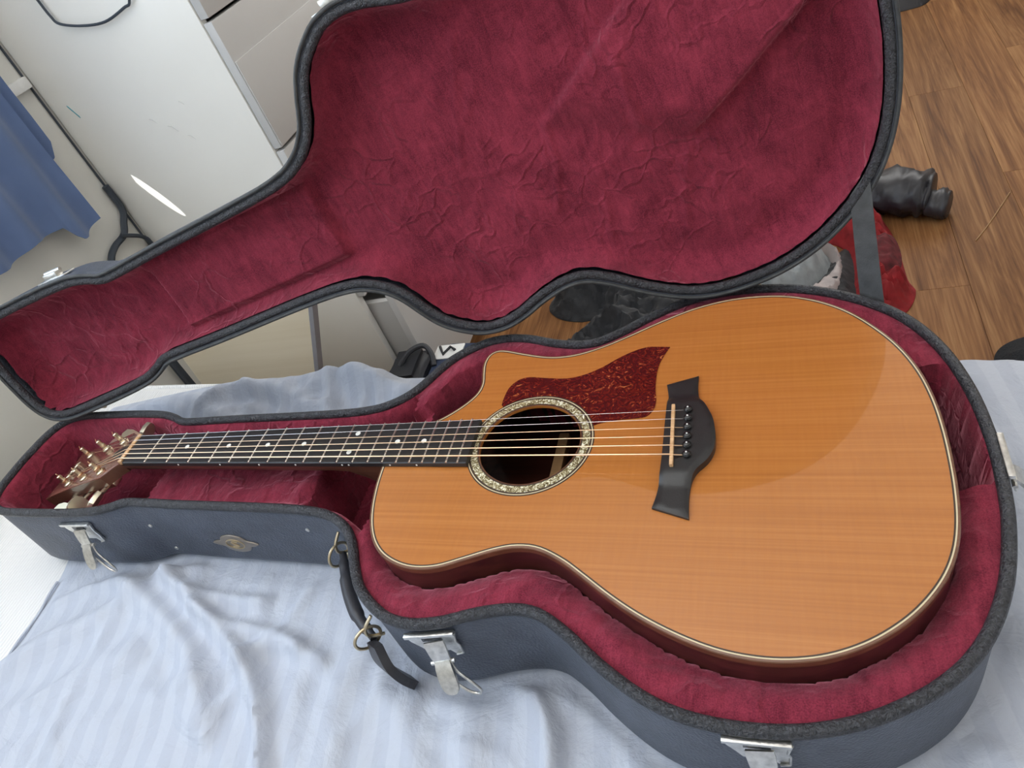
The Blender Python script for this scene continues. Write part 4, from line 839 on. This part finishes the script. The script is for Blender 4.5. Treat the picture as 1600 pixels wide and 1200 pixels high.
ys_s = [0.0265-0.0106*k for k in range(6)]      # treble (far) .. bass (near)
pins = [(0.0118+0.0004*k, 0.0300-0.0108*k) for k in range(6)]
for (px_, py_) in pins:
    bp = MB().lathe([(0.0020, -0.002), (0.0022, 0.0002), (0.0036, 0.0009), (0.0039, 0.0024), (0.0029, 0.0040), (0.0012, 0.0047)], (px_, py_, 0.0092), n=14).build('bridge_pin', 'black', brd)
    MB().lathe([(0.0009, 0.0045), (0.0008, 0.0050)], (px_, py_, 0.0092), n=8).build('pin_dot', 'pearl', bp)
# fretboard
SL = 0.6477
def frx(k): return -SL*2**(-k/12)
def fbz(x): return 0.009+x/0.2885*0.0025
def hw(x): return 0.0222+(x+SL)/(SL+frx(20))*0.0068
xe = frx(20)+0.0090
xs_ = np.linspace(-SL, xe, 12); V = []; F = []
for x in xs_:
    h_ = hw(x); zt = fbz(x); sec = [(-h_, zt-0.0062), (-h_, zt-0.0012), (-h_+0.0009, zt-0.0003), (-0.5*h_, zt+0.0003), (0, zt+0.0005), (0.5*h_, zt+0.0003), (h_-0.0009, zt-0.0003), (h_, zt-0.0012), (h_, zt-0.0062)]
    V += [(x, a, b) for a, b in sec]
m9 = 9
for i in range(len(xs_)-1):
    for k in range(m9): F.append((i*m9+k, i*m9+(k+1) % m9, (i+1)*m9+(k+1) % m9, (i+1)*m9+k))
F += [tuple(range(m9-1, -1, -1)), tuple((len(xs_)-1)*m9+k for k in range(m9))]
fb = mk('fretboard', V, F, 'ebony', gt)
for k in range(1, 21):
    x = frx(k); h_ = hw(x); V = []; F = []
    prof = [(-0.0012, -0.0002), (-0.0009, 0.0007), (0, 0.00115), (0.0009, 0.0007), (0.0012, -0.0002)]
    yy = [-h_+0.0002, -0.5*h_, 0, 0.5*h_, h_-0.0002]; zo = [-0.0002, 0.0003, 0.0005, 0.0003, -0.0002]
    for y_, z_ in zip(yy, zo): V += [(x+a, y_, fbz(x)+z_+b) for a, b in prof]
    for i in range(4):
        for j in range(5): F.append((i*5+j, i*5+(j+1) % 5, i*5+5+(j+1) % 5, i*5+5+j))
    F += [(4, 3, 2, 1, 0), (20, 21, 22, 23, 24)]
    mk('fret', V, F, 'fretwire', fb)
for k in (3, 5, 7, 9, 12, 15, 17):
    x = (frx(k)+frx(k-1))/2
    for y_ in ((-0.013, 0.013) if k == 12 else (0.0,)):
        MB().lathe([(0.0029, -0.0004), (0.0029, 0.00012), (0.0024, 0.0002)], (x, y_, fbz(x)+(0.0005 if y_ == 0 else 0.00035)), n=16).build('position_dot', 'pearl', fb)
    for dx in ((-0.004, 0.004) if k == 12 else (0,)):
        MB().lathe([(0.0011, 0), (0.0010, 0.0003)], (x+dx, -hw(x), fbz(x)-0.0037), (0, -1, 0), 8).build('side_dot', 'pearl', fb)
# neck
V = []; F = []; xn = np.linspace(-SL-0.004, -0.286, 22); ns = 13
for x in xn:
    h_ = hw(x)-0.0002; zt = fbz(x)-0.0062; dth = 0.0165+0.004*(x+SL)/0.36
    heel = smooth01((x+0.345)/0.055); dth += heel*0.055; 
    for k in range(ns):
        a = math.pi*k/(ns-1); V.append((x, -h_*math.cos(a)*(1-0.25*heel*math.sin(a)), zt-dth*math.sin(a)**(0.8)))
for i in range(len(xn)-1):
    for k in range(ns): F.append((i*ns+k, i*ns+(k+1) % ns, (i+1)*ns+(k+1) % ns, (i+1)*ns+k))
F += [tuple(range(ns-1, -1, -1)), tuple((len(xn)-1)*ns+k for k in range(ns))]
mk('neck', V, F, 'neck', gt, angle=50)
MB().box(-SL-0.005, -SL+0.0002, -0.0222, 0.0222, fbz(-SL)-0.004, fbz(-SL)+0.0018, 0.0006).build('nut', 'bone', gt)
# headstock: local frame, X from nut to tip, pitched back
HA = math.radians(17.5)
HM = Matrix.Translation((-SL-0.0045, 0, fbz(-SL)-0.0020)) @ Matrix.Rotation(-HA, 4, 'Y') @ Matrix.Rotation(math.pi, 4, 'Z')
# after the turn, local +X runs towards the tip, local +Y is the near (bass) side
HS = [(0, -0.0215), (0, 0.0215), (0.012, 0.0245), (0.024, 0.0330), (0.030, 0.0365), (0.040, 0.0362), (0.080, 0.0345), (0.120, 0.0350), (0.150, 0.0375), (0.163, 0.0395), (0.160, 0.020), (0.163, 0.0), (0.160, -0.020), (0.163, -0.0395), (0.150, -0.0375), (0.120, -0.0350), (0.080, -0.0345), (0.040, -0.0362), (0.030, -0.0365), (0.024, -0.0330), (0.012, -0.0245)]
hsP = ccw(np.array(HS))
hs = MB().prism(hsP, -0.0155, -0.0016).build('headstock', 'neck', gt, HM, smooth=False)
MB().prism(hsP, -0.00155, 0.0, 0.0005).build('head_plate', 'headwood', hs)
MB().prism(ccw(catmull([(0.004, -0.011), (0.004, 0.011), (0.020, 0.0105), (0.034, 0.004), (0.038, 0.0), (0.034, -0.004), (0.020, -0.0105)], True, 3)), 0.0001, 0.0016, 0.0005).build('truss_rod_cover', 'ebony', hs)
lg = MB()
for k in range(7): lg.tube([(0.140+0.002*(k % 2), -0.016+k*0.0045, 0.0004), (0.146+0.003*((k+1) % 2), -0.013+k*0.0045, 0.0004), (0.141, -0.0118+k*0.0045, 0.0004)], 0.0010, 5)
lg.build('inlay_script', 'gold', hs)
posts = []
for sgn in (1, -1):
    for k, xp in enumerate((0.041, 0.082, 0.123)):
        yp = sgn*(0.0245-0.0005*k); posts.append((sgn, k, xp, yp))
        tn = MB().lathe([(0.0062, 0.0001), (0.0062, 0.0012), (0.0048, 0.0022), (0.0046, 0.0030), (0.0031, 0.0034), (0.0031, 0.0085), (0.0026, 0.0105), (0.0031, 0.0120), (0.0031, 0.0150), (0.0022, 0.0158)], (xp, yp, 0.0), n=16)
        tn.box(xp-0.008, xp+0.008, yp-0.007, yp+0.007, -0.024, -0.0157, 0.002)
        ye = sgn*0.0385; tn.tube([(xp+0.003, sgn*0.029, -0.019), (xp+0.003, sgn*0.046, -0.017)], 0.0026, 10)
        to = tn.build('tuner', 'gold', hs)
        bt = [(-0.0100, 0.0), (-0.0085, 0.0075), (-0.003, 0.0105), (0.004, 0.0102), (0.0085, 0.0070), (0.0100, 0.0), (0.0085, -0.0070), (0.004, -0.0102), (-0.003, -0.0105), (-0.0085, -0.0075)]
        rb = Matrix.Translation((xp+0.003, sgn*0.056, -0.016)) @ Matrix.Rotation(0.5+1.1*k+(0.4 if sgn < 0 else 0), 4, 'Y') @ Matrix.Translation((0, 0, -0.0032))
        MB().prism(ccw(np.array(bt)*1.15), 0.0, 0.0064, 0.002).build('tuner_button', 'goldm', to, rb)
        # bare string end sticking up from the post
        MB().tube([(xp, yp, 0.0115), (xp+0.001, yp-0.001*sgn, 0.0165), (xp-0.001, yp, 0.0195)], 0.0004, 5).build('string_end', 'bronze', to)
# strings
dia = [0.31, 0.42, 0.61, 0.81, 1.07, 1.36]
for k in range(6):
    r = dia[k]/2000*1.15; yn_ = 0.0180-0.0072*k; yb_ = ys_s[k]; zn_ = fbz(-SL)+0.0022+r; zsad = 0.01295
    sgn = -1 if k < 3 else 1   # headstock local side: far = treble
    order = k if k < 3 else 5-k            # inner strings run to the far posts
    idx = [p for p in posts if p[0] == sgn and p[1] == (2-order if False else order)][0]
    hp_ = HM @ Vector((idx[2], idx[3]-sgn*0.0034, 0.0060))
    pts = [hp_, Vector((-SL-0.0052, yn_*1.0, zn_-0.0003)), Vector((-SL, yn_, zn_))]
    for t in np.linspace(0.1, 1, 10): pts.append(Vector((-SL+t*(SL-0.0005), yn_+(yb_-yn_)*t, zn_+(zsad+r-zn_)*t)))
    pts += [Vector((0.004, yb_+(pins[k][1]-yb_)*0.35, 0.0118)), Vector((pins[k][0]-0.001, pins[k][1], 0.0094))]
    MB().tube(pts, r, 7).build('string', 'steel' if k < 2 else 'bronze', gt)
    lp = HM @ Vector((idx[2], idx[3], 0.0)); ax = (HM.to_3x3() @ Vector((0, 0, 1))).normalized(); u_ = ax.orthogonal().normalized(); w_ = ax.cross(u_)
    MB().tube([lp+ax*(0.0045+0.0028*q/40)+(u_*math.cos(q*0.5)+w_*math.sin(q*0.5))*(0.0031+r) for q in range(40)], r, 5).build('string_winding', 'bronze', gt)
